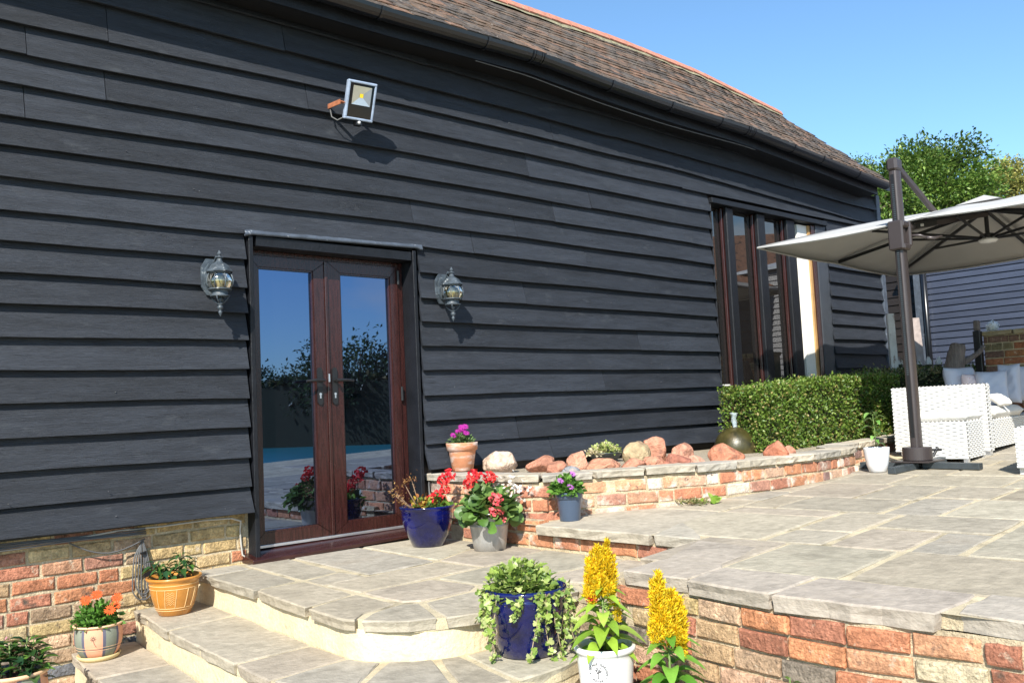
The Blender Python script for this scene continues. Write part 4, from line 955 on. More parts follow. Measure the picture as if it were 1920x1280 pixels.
# blue glazed pot beside the door
t = empty('potted_plant', (3.64, -0.44, 0.0), 'round cobalt blue pot with red pelargonium and bare brown stems beside the door', 'potted plant', POTG); c = np.array(t.location)
pot(t, [(0.095, 0), (0.105, 0.004), (0.135, 0.07), (0.160, 0.14), (0.172, 0.19), (0.170, 0.205), (0.174, 0.212), (0.170, 0.222), (0.174, 0.230), (0.172, 0.236), (0.182, 0.246), (0.186, 0.256), (0.182, 0.264)], MT['cobalt'], 0.225, 0.155)
dome_leaves(c + [0.06, 0, .22], .13, .13, .085, 120, .05, 'round', BRIGHT[:2] + GREEN + [(0.45, 0.36, 0.05)], MT['leaf'], t, shell=.2)
dome_leaves(c + [-.04, 0, .22], .09, .12, .11, 160, .03, 'lance', [(0.45, 0.32, 0.05), (0.30, 0.30, 0.05), (0.35, 0.14, 0.04)], MT['leaf'], t, name='foliage', shell=.1)
mb = MB(); br = []
for k, (dx, dy, dz) in enumerate([(-.22, .0, .16), (-.18, .05, .13), (-.12, .03, .20), (-.05, .05, .22), (-.2, -.04, .11)]):
    a = c + [-.03, 0, .21]; b = a + np.array([dx, dy, dz]); m = (a + b) / 2 + [0, 0, -.02]; mb.tube([a, m, b], [.006, .004, .0025], 5); br.append(b)
mb.build('bare_stem', MT['stemb'], t, smooth=True)
P = np.concatenate([b + rng.normal(0, .022, (26, 3)) for b in br]); V, F, C = leaves_arrays(P, rdir(len(P), .3), rdir(len(P), .6), .022, .6, 'dia', cols=pick([(0.30, 0.15, 0.05), (0.36, 0.22, 0.08), (0.2, 0.09, 0.04)], len(P))); npm('withered_leaves', V, F, MT['leaf'], t, C)
REDP = [(0.80, 0.06, 0.05), (0.85, 0.10, 0.09), (0.70, 0.03, 0.05)]
for d_, r in (((.02, -.02, .29), .045), ((.10, .0, .32), .05), ((.13, -.03, .36), .042), ((.0, .02, .26), .035), ((.16, .02, .41), .048), ((.20, .0, .45), .05)):
    petal_ball(c + d_, r, 60, REDP, t, 'flower_head'); stems(c + [.05, 0, .2], [c + np.array(d_)], .003, MT['stemg'], t, 'flower_stem')
# zinc bucket of pink pelargoniums
t = empty('potted_plant', (3.735, -0.954, 0.0), 'galvanised metal bucket of coral pink and red pelargoniums', 'potted plant', POTG); c = np.array(t.location)
pot(t, [(0.092, 0), (0.10, 0.003), (0.108, 0.06), (0.118, 0.13), (0.1215, 0.15), (0.1235, 0.153), (0.1235, 0.158), (0.122, 0.16), (0.131, 0.225), (0.135, 0.229), (0.135, 0.236), (0.131, 0.238)], MT['zinc'], 0.215, 0.118, n=56)
dome_leaves(c + [.0, -.0, .22], .17, .15, .19, 230, .075, 'round', [(0.10, 0.19, 0.05), (0.14, 0.24, 0.06), (0.08, 0.15, 0.04), (0.18, 0.27, 0.07)], MT['leaf'], t, shell=.35, down=.35, droop=.5)
dome_leaves(c + [-.10, -.08, .22], .10, .09, .12, 50, .07, 'round', GREEN, MT['leaf'], t, shell=.5, down=.6, droop=.6)
PNK = [(0.85, 0.17, 0.17), (0.88, 0.24, 0.24), (0.75, 0.10, 0.12)]; PAL = [(0.90, 0.62, 0.50), (0.92, 0.72, 0.62), (0.85, 0.50, 0.40)]
for d_, r, cl_ in (((-.055, -.14, .255), .05, PNK), ((-.06, -.145, .325), .045, PNK), ((-.03, -.15, .20), .03, PNK), ((.0, -.03, .45), .045, REDP), ((-.07, .04, .46), .05, REDP), ((-.11, .05, .42), .04, REDP), ((.09, -.08, .34), .032, PAL), ((.14, -.12, .30), .026, PAL), ((.05, -.0, .37), .03, PAL)):
    petal_ball(c + d_, r, 70, cl_, t, 'flower_head'); stems(c + [0, 0, .2], [c + np.array(d_)], .003, MT['stemg'], t, 'flower_stem')
P = c + [.17, -.02, .34] + rng.normal(0, 1, (110, 3)) * [.055, .06, .05]; V, F, C = leaves_arrays(P, rdir(110, .3), rdir(110, .6), .024, 1.0, 'round', cols=pick([(0.90, 0.86, 0.78), (0.88, 0.75, 0.66)], 110, .08)); npm('white_blossom', V, F, MT['petal'], t, C)
# terracotta pot on the wall
t = empty('potted_plant', (4.20, -0.14, 0.444), 'terracotta pot of purple daisies standing on the bed wall by the boards', 'potted plant', POTG); c = np.array(t.location)
pot(t, [(0.072, 0), (0.076, 0.002), (0.10, 0.145), (0.101, 0.147), (0.112, 0.149), (0.117, 0.20), (0.116, 0.204)], MT['terra'], 0.185, 0.102)
dome_leaves(c + [0, 0, .18], .095, .09, .085, 420, .032, 'lance', [(0.12, 0.20, 0.07), (0.16, 0.26, 0.08), (0.09, 0.15, 0.05)], MT['leaf'], t, aspect=.7, shell=.2)
for k in range(13):
    a = rng.uniform(0, 6.28); r = rng.uniform(0, .075); flower_disc(c + [r * math.cos(a) + .015, r * math.sin(a), .30 + rng.uniform(-.05, .02)], [-.3 + .5 * r, -.8, .7], .026, 14, (0.42, 0.03, 0.30), (0.10, 0.02, 0.12), t, 'daisy')
# slate blue plastic pot on the patio edge
t = empty('potted_plant', (4.12, -1.29, patz(4.12)), 'slate blue plastic pot with green leaves and small purple daisies on the patio edge', 'potted plant', POTG); c = np.array(t.location)
pot(t, [(0.062, 0), (0.064, 0.003), (0.078, 0.135), (0.079, 0.137), (0.086, 0.139), (0.089, 0.175), (0.088, 0.178)], MT['slate'], 0.16, 0.076, n=12 * 3)
dome_leaves(c + [-.01, 0, .165], .095, .09, .10, 330, .05, 'ovate', [(0.10, 0.22, 0.03), (0.15, 0.30, 0.05), (0.07, 0.16, 0.03)], MT['leaf'], t, aspect=.75, shell=.25)
for d_ in ((-.0, -.04, .29), (-.09, -.02, .255), (-.055, -.07, .215), (.01, -.02, .285)): flower_disc(c + d_, [-.2, -.7, .7], .024, 12, (0.50, 0.16, 0.52), (0.15, 0.03, 0.15), t, 'daisy')
# ochre pot on the middle step
t = empty('potted_plant', (2.01, -0.27, -0.17), 'ochre glazed pot with incised lines and drooping dark leaves on the middle step', 'potted plant', POTG); c = np.array(t.location)
prof = [(0.078, 0), (0.084, 0.004), (0.105, 0.05), (0.120, 0.10), (0.129, 0.15), (0.132, 0.172), (0.131, 0.182), (0.144, 0.192), (0.149, 0.200), (0.146, 0.208)]
def pr(z, prof): return float(np.interp(z, [p[1] for p in prof], [p[0] for p in prof]))
pot(t, prof, MT['ochre'], 0.185, 0.125)
for z in (.032, .045, .148, .168): ring(t, pr(z, prof), z, .0016, MT['ochrel'], 'incised_ring')
mb = MB()
def onpot(a, z, pf, e=.001): r = pr(z, pf) + e; return (c[0] + r * math.cos(a), c[1] + r * math.sin(a), c[2] + z)
for a in np.radians([200, 222, 250, 278, 300]): mb.tube([onpot(a + (z - .05) * .9, z, prof) for z in np.linspace(.048, .146, 7)], .0016, 5)
for k in range(6):
    for q in range(4): a0 = math.radians(228 + 0); zc = .065 + .012 * k; mb.tube([onpot(a0 + .09 * q, zc + (.010 if q % 2 else 0), prof), onpot(a0 + .09 * (q + 1), zc + (0 if q % 2 else .010), prof)], .0010, 4)
mb.build('incised_pattern', MT['ochrel'], t)
def big_leaf_plant(t, c, spots, n, size, cols, mat, droop=.6, aspect=.75, kind='lance', name='leaf', parts=True, spread=.05):
    for (dx, dy, dz) in spots:
        top = np.array(c) + [dx, dy, dz]; mbs = MB(); mbs.tube([np.array(c) + [dx * .7, dy * .7, -.03], top], [.004, .003], 5); mbs.build('stem', MT['stemg'], t, smooth=True)
        for k in range(n):
            a = 2.4 * k + rng.uniform(-.3, .3); f = k / n; p = top - [0, 0, spread * (1 - f)] + np.array([math.cos(a), math.sin(a), 0]) * .008
            d = np.array([math.cos(a), math.sin(a), .15 + .5 * f]); V, F, C = leaves_arrays([p], [d], [[0, 0, 1]], size * (1.1 - .45 * f) * rng.uniform(.85, 1.1), aspect, kind, droop=droop, cols=pick(cols, 1, .2))
            npm(name, V, F, mat, t, C)
big_leaf_plant(t, c + [0, 0, .19], [(-.07, 0, .085), (.045, .02, .13), (-.03, -.03, .06), (-.09, .03, .10), (.08, .0, .10), (.02, -.03, .09)], 10, .085, DARKG + GREEN[:1], MT['leafgl'], droop=1.0, aspect=.6)
# striped pots
def striped_pot(loc, R, H, lab, saucer):
    t = empty('potted_plant', loc, lab, 'potted plant', POTG); c = np.array(loc); s = R / .122; hz_ = H / .185
    pf = [(.070 * s, .012), (.085 * s, .018), (.104 * s, .05 * hz_), (.116 * s, .09 * hz_), (.119 * s, .13 * hz_), (.115 * s, .165 * hz_), (.113 * s, .172 * hz_), (.121 * s, .175 * hz_), (.125 * s, .180 * hz_), (.122 * s, .186 * hz_)]
    if not saucer: pf = [(p[0], p[1] - .012 * (1 - p[1] / H)) for p in pf]
    o = pot(t, pf, MT['terrarim'], .16 * hz_, .105 * s); me = o.data
    me.materials.append(mk('painted_grey_band', (0.20, 0.22, 0.17), .7, var=.15)); me.materials.append(mk('painted_dark_line', (0.10, 0.10, 0.14), .7, var=.1)); me.materials.append(mk('painted_salmon_panel', (0.66, 0.33, 0.20), .8, var=.15, vs=12))
    for p in me.polygons:
        cc = p.center; a = (math.degrees(math.atan2(cc[1] - c[1], cc[0] - c[0])) - 225) % 90; z = cc[2] - c[2]
        if z < .172 * hz_ and z > .015:
            if a < 37.5 or a >= 82.5 - 1e-6: p.material_index = 3
            elif a < 45 or a > 75: p.material_index = 2
            else: p.material_index = 1
    for z in (.062, .068, .076): ring(t, pr(z * hz_, pf), z * hz_, .0010, MT['terrarim'] if z != .068 else MT['ink'], 'pot_ring')
    mb = MB(); a0 = math.radians(225 + 15); zc = .125 * hz_
    def op(a, z): r = pr(z, pf) + .0008; return (c[0] + r * math.cos(a), c[1] + r * math.sin(a), c[2] + z)
    for k in range(9):
        q = 2 * math.pi * k / 9; mb.tube([op(a0 + .03 * math.cos(q), zc + .004 * math.sin(q)), op(a0 + .12 * math.cos(q), zc + .014 * math.sin(q))], .0013, 4)
    mb.tube([op(a0, zc - .004), op(a0 + .04, zc - .025), op(a0 + .12, zc - .042)], .0013, 4); mb.build('painted_flower', MT['ink'], t)
    if saucer: MB().lathe([(.001, .002), (.088 * s, 0), (.100 * s, .010), (.108 * s, .026), (.104 * s, .028), (.092 * s, .010), (.001, .009)], loc, 40).build('saucer', mk('yellow_clay_saucer', (0.62, 0.50, 0.25), .7, var=.1), t, smooth=True)
    return t, c
t, c = striped_pot((1.625, -0.215, -0.34), .122, .185, 'striped salmon and grey pot on a saucer with orange daisies', True)
dome_leaves(c + [-.01, -.0, .165], .12, .11, .125, 620, .038, 'lance', [(0.09, 0.22, 0.03), (0.14, 0.30, 0.05), (0.06, 0.15, 0.02)], MT['leaf'], t, aspect=.7, shell=.2)
ORG = (0.80, 0.12, 0.03)
for d_ in ((-.075, -.04, .315), (.0, .02, .325), (.075, -.03, .26), (.03, -.09, .255), (.10, .01, .295)): flower_disc(c + d_, [-.3, -.7, .65], .030, 15, ORG, (0.35, 0.10, 0.03), t, 'orange_daisy')
t, c = striped_pot((1.12, -0.63, -0.5), .148, .28, 'striped grey and cream pot with glossy dark leaves and one pink bud', False)
big_leaf_plant(t, c + [0, 0, .27], [(-.09, -.02, .10), (.06, .0, .15), (.0, .04, .13), (.02, -.07, .08), (-.05, .06, .13), (.09, -.05, .09), (-.12, -.05, .06), (.1, .05, .12), (-.02, -.02, .13), (.06, -.09, .05)], 11, .105, DARKG + GREEN[:2], MT['leafgl'], droop=.5, aspect=.7, spread=.08)
petal_ball(c + [-.03, -.02, .43], .012, 14, [(0.8, 0.3, 0.4)], t, 'bud')
# ivy in the large blue pot on the middle step
t = empty('potted_plant', (2.66, -2.44, -0.17), 'large cobalt blue pot overflowing with trailing variegated ivy', 'potted plant', POTG); c = np.array(t.location)
pot(t, [(0.112, 0), (0.122, 0.004), (0.145, 0.08), (0.163, 0.16), (0.171, 0.205), (0.168, 0.225), (0.172, 0.232), (0.170, 0.24), (0.166, 0.246), (0.178, 0.262), (0.180, 0.272), (0.174, 0.28)], MT['cobalt'], 0.245, 0.15)
IV = [(0.30, 0.40, 0.08), (0.36, 0.46, 0.13), (0.22, 0.32, 0.06), (0.46, 0.50, 0.20), (0.15, 0.24, 0.05)]
dome_leaves(c + [-.03, 0, .245], .165, .16, .155, 900, .030, 'ivy', IV, MT['leaf'], t, shell=.35, down=.12, aspect=1.0)
mb = MB(); LP = []; LD = []
for k in range(25):
    a = rng.uniform(2.5, 6.6) if k < 19 else rng.uniform(0, 6.28); L = rng.choice([.08, .14, .2, .27, .33]); p = c + [.15 * math.cos(a), .15 * math.sin(a), .265]; o_ = np.array([math.cos(a), math.sin(a), 0]); pts = [p + [0, 0, -.01]]; z = 0
    tan = np.array([-math.sin(a), math.cos(a), 0]) * rng.normal(0, .25)
    pts.append(p + o_ * .045 + [0, 0, .01]); m = 6
    for i in range(1, m + 1):
        f = i / m; rr_ = .035 + .02 * math.sin(3 * f + k); q = p + o_ * rr_ + tan * L * f + [0, 0, -L * f]; q[2] = max(q[2], c[2] + .012); pts.append(q + rng.normal(0, .006, 3) * [1, 1, .3])
    mb.tube(pts, .0018, 4)
    for i in range(1, len(pts)):
        for j in range(3):
            f = rng.random(); LP.append(pts[i - 1] * (1 - f) + pts[i] * f); LD.append(o_ * .6 + rng.normal(0, .6, 3) + [0, 0, -.3])
mb.build('trailing_stem', mk('ivy_stem', (0.36, 0.28, 0.17), .7), t)
V, F, C = leaves_arrays(LP, LD, nv(np.array(LD) * .3 + rng.normal(0, .4, (len(LP), 3)) + [-.4, -.5, .5]), rng.uniform(.016, .036, len(LP)), 1.0, 'ivy', cols=pick(IV, len(LP))); npm('trailing_leaves', V, F, MT['leaf'], t, C)
# celosias
YE = [(0.95, 0.70, 0.02), (0.98, 0.80, 0.06), (0.92, 0.58, 0.015), (0.96, 0.74, 0.03)]
def plume(base, h, r, n, parent, name='flower_plume', lean=(0, 0)):
    """feathery plume: several small flames of fine bristles"""
    k = max(1, int(n / 160)); parts = []
    for q in range(k):
        f0 = (q + .5) / k * .72 if k > 1 else 0; a0 = 2.4 * q; rr_ = r * .62 * (1 - .45 * f0); b0 = np.array(base) + [rr_ * math.cos(a0) * .8, rr_ * math.sin(a0) * .8, f0 * h]
        hh = h * (.42 if k > 1 else 1) * rng.uniform(.8, 1.2) * (1.25 - f0 * .5); r0 = r * (.50 if k > 1 else 1) * (1 - .35 * f0); m = int(n * 1.5 / k)
        f = rng.random(m); a = rng.uniform(0, 6.28, m); rad = r0 * (np.sin(np.pi * (.15 + .85 * f)) ** .8) * (1 - .3 * f) * rng.uniform(.3, 1, m)
        P = b0 + np.stack([rad * np.cos(a) + math.cos(a0) * rr_ * .35 * f, rad * np.sin(a) + math.sin(a0) * rr_ * .35 * f, f * hh], 1)
        D = nv(np.stack([np.cos(a) * .8, np.sin(a) * .8, .7 + .7 * rng.random(m)], 1) + rng.normal(0, .35, (m, 3)))
        parts.append(leaves_arrays(P, D, nv(rng.normal(0, 1, (m, 3))), rng.uniform(.010, .026, m) * (1 if r > .02 else .7), .16, 'dia', fold=.3, droop=.0, cols=pick(YE, m, .18)))
    V, F, C = merge(parts); return npm(name, V, F, MT['petal'], parent, C)
def celosia(t, c, soil, plumes, leavesz, nl, size, cols):
    nl = int(nl * .8); top = c + [0, 0, leavesz[1]]; mb = MB(); mb.tube([c + [0, 0, soil], top], [.006, .004], 7); 
    for (dx, dy, z, h, r, n) in plumes: mb.tube([c + [0, 0, leavesz[1] - .06], c + [dx, dy, z]], .003, 5)
    mb.build('stem', MT['stemg'], t, smooth=True)
    for (dx, dy, z, h, r, n) in plumes: plume(c + [dx, dy, z], h, r, n, t)
    for k in range(nl):
        a = 2.4 * k + rng.uniform(-.25, .25); f = k / nl; z = leavesz[0] + (leavesz[1] - leavesz[0]) * f; d = np.array([math.cos(a), math.sin(a), .55 + .3 * f])
        s_ = size * (1.05 - .55 * f) * rng.uniform(.8, 1.1); p = c + [0, 0, z] + d * .012
        V, F, C = leaves_arrays([p + d * s_ * .12], [d], [[0, 0, 1]], s_, .62, 'ovate', droop=1.35, cols=pick(cols, 1, .15)); npm('leaf', V, F, MT['leaf'], t, C)
LG = [(0.30, 0.46, 0.05), (0.24, 0.40, 0.05), (0.36, 0.50, 0.08)]
t = empty('potted_plant', (2.708, -2.838, -0.34), 'white round pot with a printed tree emblem and a tall yellow celosia', 'potted plant', POTG); c = np.array(t.location)
wprof = [(0.088, 0), (0.094, 0.003), (0.105, 0.10), (0.113, 0.19), (0.1135, 0.205), (0.119, 0.208), (0.123, 0.216), (0.122, 0.224), (0.117, 0.228)]
wprof = [(r_, z_ * 1.13) for r_, z_ in wprof]
pot(t, wprof, MT['white'], 0.228, 0.104, n=64)
celosia(t, c, .215, [(-.052, 0, .425, .15, .030, 1200), (-.012, .01, .45, .185, .030, 1500), (.026, .0, .46, .175, .026, 1100), (.052, 0, .43, .15, .028, 1100), (-.07, .0, .40, .08, .022, 400), (0, -.02, .42, .10, .04, 900), (0.012, -.035, .40, .05, .013, 160), (.025, -.045, .34, .06, .016, 220)], (.21, .47), 44, .14, LG)
P = c + [-.062, 0, .44] + rng.normal(0, .009, (60, 3)); V, F, C = leaves_arrays(P, rdir(60), rdir(60), .02, .5, 'dia', cols=pick([(0.5, 0.03, 0.02)], 60)); npm('red_bract', V, F, MT['petal'], t, C)
# printed emblem: circular legend and small tree on the pot
def emblem(t, c, a0, zc, R):
    def P3(u, v): z = zc + v; r = pr(z, wprof) + .0007; a = a0 + u / r; return (c[0] + r * math.cos(a), c[1] + r * math.sin(a), c[2] + z)
    mb = MB(); V = []; F = []
    def glyphs(txt, ang0, ang1, rad, size, inv):
        for i, ch in enumerate(txt):
            if ch == ' ': continue
            th = ang0 + (ang1 - ang0) * (i + .5) / len(txt); cu = bpy.data.curves.new('g', 'FONT'); cu.body = ch; cu.size = size; cu.offset = size * .045; cu.align_x = 'CENTER'; ob = bpy.data.objects.new('g', cu)
            COL.objects.link(ob); bpy.context.view_layer.update(); me = ob.to_mesh(); vs = [v.co.copy() for v in me.vertices]; fs = [tuple(p.vertices) for p in me.polygons]; ob.to_mesh_clear(); bpy.data.objects.remove(ob); bpy.data.curves.remove(cu)
            rot = th - math.pi / 2 if not inv else th + math.pi / 2; cx, cy = rad * math.cos(th), rad * math.sin(th); out = []
            for v in vs: out.append(P3(cx + v.x * math.cos(rot) - v.y * math.sin(rot), cy + v.x * math.sin(rot) + v.y * math.cos(rot)))
            mb.add(out, fs)
    glyphs('VINTAGE GARDEN', math.radians(195), math.radians(-15), R * .84, R * .34, False)
    glyphs('POTTERY', math.radians(225), math.radians(315), R * 1.03, R * .30, True)
    mb.build('printed_legend', MT['ink'], t)
    tb = MB(); q = lambda pts, w: tb.tube([P3(u * R, v * R) for u, v in pts], w, 4)
    q([(0, -.55), (.02, -.2), (0, .1)], .0019); q([(0, -.1), (-.2, .2), (-.3, .3)], .0012); q([(0, -.05), (.22, .2), (.3, .25)], .0012); q([(0, .05), (.02, .35)], .0012); q([(-.12, -.55), (.12, -.55)], .0013)
    for k in range(26): u, v = rng.normal(0, .26), .22 + rng.normal(0, .16); q([(u - .03, v), (u + .03, v + .03)], .0016)
    for s0_, s1_ in ((200, 222), (318, 345)): q([(math.cos(math.radians(x)), math.sin(math.radians(x))) for x in np.linspace(s0_, s1_, 6)], .0010)
    tb.build('printed_tree', MT['ink'], t)
va = math.atan2(EYE[1] - c[1], EYE[0] - c[0]); emblem(t, c, va - .28, .175, .036)
t = empty('potted_plant', (2.695, -3.17, -0.5), 'second yellow celosia with a broad feathery plume against the brick retaining wall', 'potted plant', POTG); c = np.array(t.location)
pot(t, wprof, MT['white'], 0.228, 0.104)
celosia(t, c, .215, [(-.045, 0, .51, .21, .032, 1500), (.0, .0, .50, .15, .05, 2000), (.045, .0, .48, .16, .040, 1600), (.065, .0, .46, .12, .034, 1000), (-.04, .0, .46, .14, .045, 1300), (.02, -.03, .44, .09, .035, 900), (.03, -.04, .41, .055, .013, 160)], (.20, .50), 46, .15, [(0.10, 0.26, 0.03), (0.14, 0.32, 0.04), (0.18, 0.36, 0.05)])
t = empty('weed', (2.93, -3.52, -0.5), 'small leafy weed growing at the foot of the brick retaining wall', 'plant'); c = np.array(t.location)
big_leaf_plant(t, c + [0, 0, .03], [(0, 0, .33), (-.03, .03, .27), (.02, -.03, .24)], 12, .05, GREEN, MT['leaf'], spread=.12, aspect=.8)
# white pot with lemon sapling on the patio
t = empty('potted_plant', (7.03, -1.885, patz(7.03)), 'glossy white pot with a thin citrus sapling before the hedge', 'potted plant', POTG); c = np.array(t.location)
pot(t, [(0.060, 0), (0.066, 0.004), (0.083, 0.06), (0.093, 0.12), (0.099, 0.18), (0.099, 0.193), (0.097, 0.195)], MT['white'], 0.175, 0.088)
mb = MB(); mb.tube([c + [0, 0, .17], c + [-.005, 0, .35], c + [.0, .01, .46]], [.005, .004, .002], 6).build('stem', MT['stemg'], t, smooth=True)
for (a, z, s_) in ((2.9, .46, .11), (.3, .47, .09), (5.2, .44, .08), (4.0, .40, .09), (1.4, .42, .09), (.2, .33, .12), (5.6, .30, .10), (3.3, .28, .09), (5.9, .22, .08), (3.8, .25, .07), (2.2, .36, .1)):
    d = np.array([math.cos(a), math.sin(a), .1]); V, F, C = leaves_arrays([c + [0, 0, z] + d * .03], [d], [[0, 0, 1]], s_ * .9, .55, 'ovate', droop=.8, cols=pick([(0.12, 0.26, 0.05), (0.2, 0.36, 0.09)], 1)); npm('leaf', V, F, MT['leafgl'], t, C)
    MB().tube([c + [0, 0, z - .02], c + [0, 0, z] + d * .04], .0018, 4).build('leaf_stalk', MT['stemg'], t)

# ================================================================== WALL LANTERNS, FLOODLIGHT, CABLES
def lantern(base, lab):
    x, y, z = base                                       # body centre (middle of the glass)
    t = empty('wall_lantern', (x, 0, z), lab, 'wall lantern', 'lanterns either side of the door')
    S = 1.14
    mb = MB(); k = 8
    for s_, yy0, yy1 in ((1.0, -0.045, -0.058), (0.72, -0.058, -0.075)):
        w, h = 0.064 * s_, 0.112 * s_; o8 = [(-w * .5, -h), (w * .5, -h), (w, -h * .55), (w, h * .55), (w * .5, h), (-w * .5, h), (-w, h * .55), (-w, -h * .55)]
        V = [(x + a, yy0, z + .04 + b) for a, b in o8] + [(x + a, yy1, z + .04 + b) for a, b in o8]
        mb.add(V, [tuple(range(8, 16))] + [(i, (i + 1) % 8, (i + 1) % 8 + 8, i + 8) for i in range(8)])
    mb.build('back_plate', MT['verdi'], t)
    zt = z + 0.075
    mb = MB(); pts = [(x, -0.07, z + .05), (x, -0.09, z + .11), (x, (y - .09) / 2, z + .155), (x, y + .02, z + .145), (x, y, z + .118)]
    mb.tube(pts, .0075, 7)
    for r0, cy, cz in ((.022, -.115, .105), (.014, -.142, .09)): mb.tube([(x, cy + r0 * math.cos(a), z + cz + r0 * math.sin(a)) for a in np.linspace(0, 5.2, 12)], .004, 5)
    mb.build('scroll_arm', MT['verdi'], t, smooth=True)
    roof_ = [(.070 * S, .052), (.072 * S, .058), (.066 * S, .066), (.060 * S, .071), (.046 * S, .095), (.030 * S, .108), (.022 * S, .113), (.016 * S, .12), (.013 * S, .138), (.022 * S, .143), (.020 * S, .147), (.009 * S, .150), (.007 * S, .156), (.012 * S, .165), (.006 * S, .178), (.001, .190)]
    MB().lathe(roof_, (x, y, z), 8).build('lantern_roof', MT['verdi'], t)
    gl = [(.052 * S, .050), (.066 * S, .030), (.073 * S, 0), (.070 * S, -.025), (.058 * S, -.048)]
    MB().lathe(gl, (x, y, z), 32).build('lantern_glass', MT['lampglass'], t, smooth=True)
    MB().lathe([(.001, -.05), (.016, -.05), (.016, -.02), (.026, .005), (.022, .03), (.001, .042)], (x, y, z), 16).build('bulb', MT['white'], t, smooth=True)
    mb = MB()
    for k in range(8):
        a = 2 * math.pi * k / 8; mb.tube([(x + (r + .001) * math.cos(a), y + (r + .001) * math.sin(a), z + zz_) for r, zz_ in gl], .0035, 4)
    mb.lathe([(.050 * S, .052), (.058 * S, .054), (.058 * S, .046), (.052 * S, .044)], (x, y, z), 24).lathe([(.058 * S, -.046), (.064 * S, -.05), (.060 * S, -.056), (.030 * S, -.058)], (x, y, z), 24)
    mb.build('glass_cage', MT['verdi'], t, smooth=True)
    MB().lathe([(.044 * S, -.058), (.040 * S, -.085), (.052 * S, -.089), (.050 * S, -.094), (.018 * S, -.096)], (x, y, z), 24).build('lantern_base', MT['verdi'], t, smooth=True)
    mb = MB()
    for k in range(4):
        a = math.pi / 4 + math.pi / 2 * k; mb.tube([(x + r * math.cos(a), y + r * math.sin(a), z + zz_) for r, zz_ in ((.046 * S, -.094), (.040 * S, -.11), (.026 * S, -.125), (.012 * S, -.137))], .004, 5)
    mb.lathe([(.002, -.09), (.010, -.10), (.016, -.112), (.010, -.122), (.006, -.13), (.018 * S, -.138), (.010, -.142), (.018, -.155), (.019, -.163), (.012, -.172), (.006, -.178), (.013, -.186), (.010, -.196), (.001, -.215)], (x, y, z), 14)
    mb.build('bottom_finial', MT['verdi'], t, smooth=True); return t
pL = py_(412, 527, -0.17); lantern((pL[0], -0.17, pL[2]), 'weathered grey wall lantern with amber glass left of the door')
pR = py_(848, 548, -0.17); lantern((pR[0], -0.17, pR[2]), 'weathered grey wall lantern with amber glass right of the door')
# floodlight
fc = py_(676, 190, -0.24); t = empty('floodlight', tuple(fc), 'grey square LED floodlight with motion sensor on a rusty bracket', 'floodlight')
nF = Vector((-0.10, -0.93, -0.36)).normalized(); rF = Vector((0.985, -0.10, 0.0)).normalized(); rF = (rF - nF * rF.dot(nF)).normalized(); uF = rF.cross(nF) * -1
if uF.z < 0: uF = -uF
W, H = .105, .128
def fp(a, b, d): return Vector(fc) + rF * a + uF * b + nF * d
mb = MB()
for (a0, a1, b0, b1) in ((-W, W, H - .014, H), (-W, W, -H, -H + .014), (-W, -W + .014, -H + .0141, H - .0141), (W - .014, W, -H + .0141, H - .0141)):
    V = [fp(a, b, d) for d in (0, .012) for a, b in ((a0, b0), (a1, b0), (a1, b1), (a0, b1))]; mb.add(V, [(0, 1, 2, 3), (4, 5, 6, 7), (0, 1, 5, 4), (1, 2, 6, 5), (2, 3, 7, 6), (3, 0, 4, 7)])
mb.build('bezel', MT['floodbody'], t, bevel=.003)
mb = MB(); V = [fp(a * W * s_, b * H * s_, d) for s_, d in ((.99, -.001), (.99, -.03), (.7, -.065)) for a, b in ((-1, -1), (1, -1), (1, 1), (-1, 1))]
mb.add(V, [(0, 1, 2, 3), (8, 9, 10, 11)] + [(k * 4 + i, k * 4 + (i + 1) % 4, k * 4 + 4 + (i + 1) % 4, k * 4 + 4 + i) for k in range(2) for i in range(4)])
mb.build('housing', MT['floodbody'], t)
mb = MB(); V = [fp(a, b, .003) for a, b in ((-W + .0142, -H + .0142), (W - .0142, -H + .0142), (W - .0142, H - .0142), (-W + .0142, H - .0142))]; mb.add(V, [(0, 1, 2, 3)]); mb.build('lamp_face', mk('black_gloss_glass', (.006, .006, .008), .08, var=0), t)
mb = MB(); q0, q1, r0, r1 = -.066, .072, -.028, .098; V = [fp(a, b, .0045) for a, b in ((q0, r0), (q1, r0), (q1, r1), (q0, r1))] + [fp(a, b, .0055) for a, b in ((-.014, .022), (.014, .022), (.014, .048), (-.014, .048))]
for i, cn in enumerate(((.50, .60, .72), (.33, .36, .40), (.44, .42, .33), (.42, .40, .33))):
    m_ = mk('reflector_facet', cn, .35, metal=.3, var=.1); j = (i + 1) % 4; pyd('reflector_facet', [V[i], V[j], V[4 + j], V[4 + i]], [(0, 1, 2, 3)], m_, t)
pyd('led_chip', [fp(a, b, .0065) for a, b in ((-.013, .022), (.013, .022), (.013, .048), (-.013, .048))], [(0, 1, 2, 3)], MT['led'], t)
mb = MB(); a = fp(-W - .004, -.03, -.02); b = Vector((a.x - .035, -0.052, a.z + .01)); mb.bar(a, (a.x - .03, a.y, a.z + .004), .03, .006); mb.bar((a.x - .03, a.y, a.z + .004), (b.x, -0.05, b.z), .006, .032); mb.build('bracket', MT['rust'], t)
mb = MB(); a2 = fp(W + .003, -.03, -.02); mb.bar(a2, (a2.x, -.05, a2.z), .006, .03); mb.build('bracket', MT['floodbody'], t)
sc_ = fp(.005, -H - .022, -.012); mb = MB(); mb.bar(sc_ + Vector((0, .018, 0)), sc_ - Vector((0, .02, 0)), .045, .035); mb.build('sensor', MT['dark'], t)
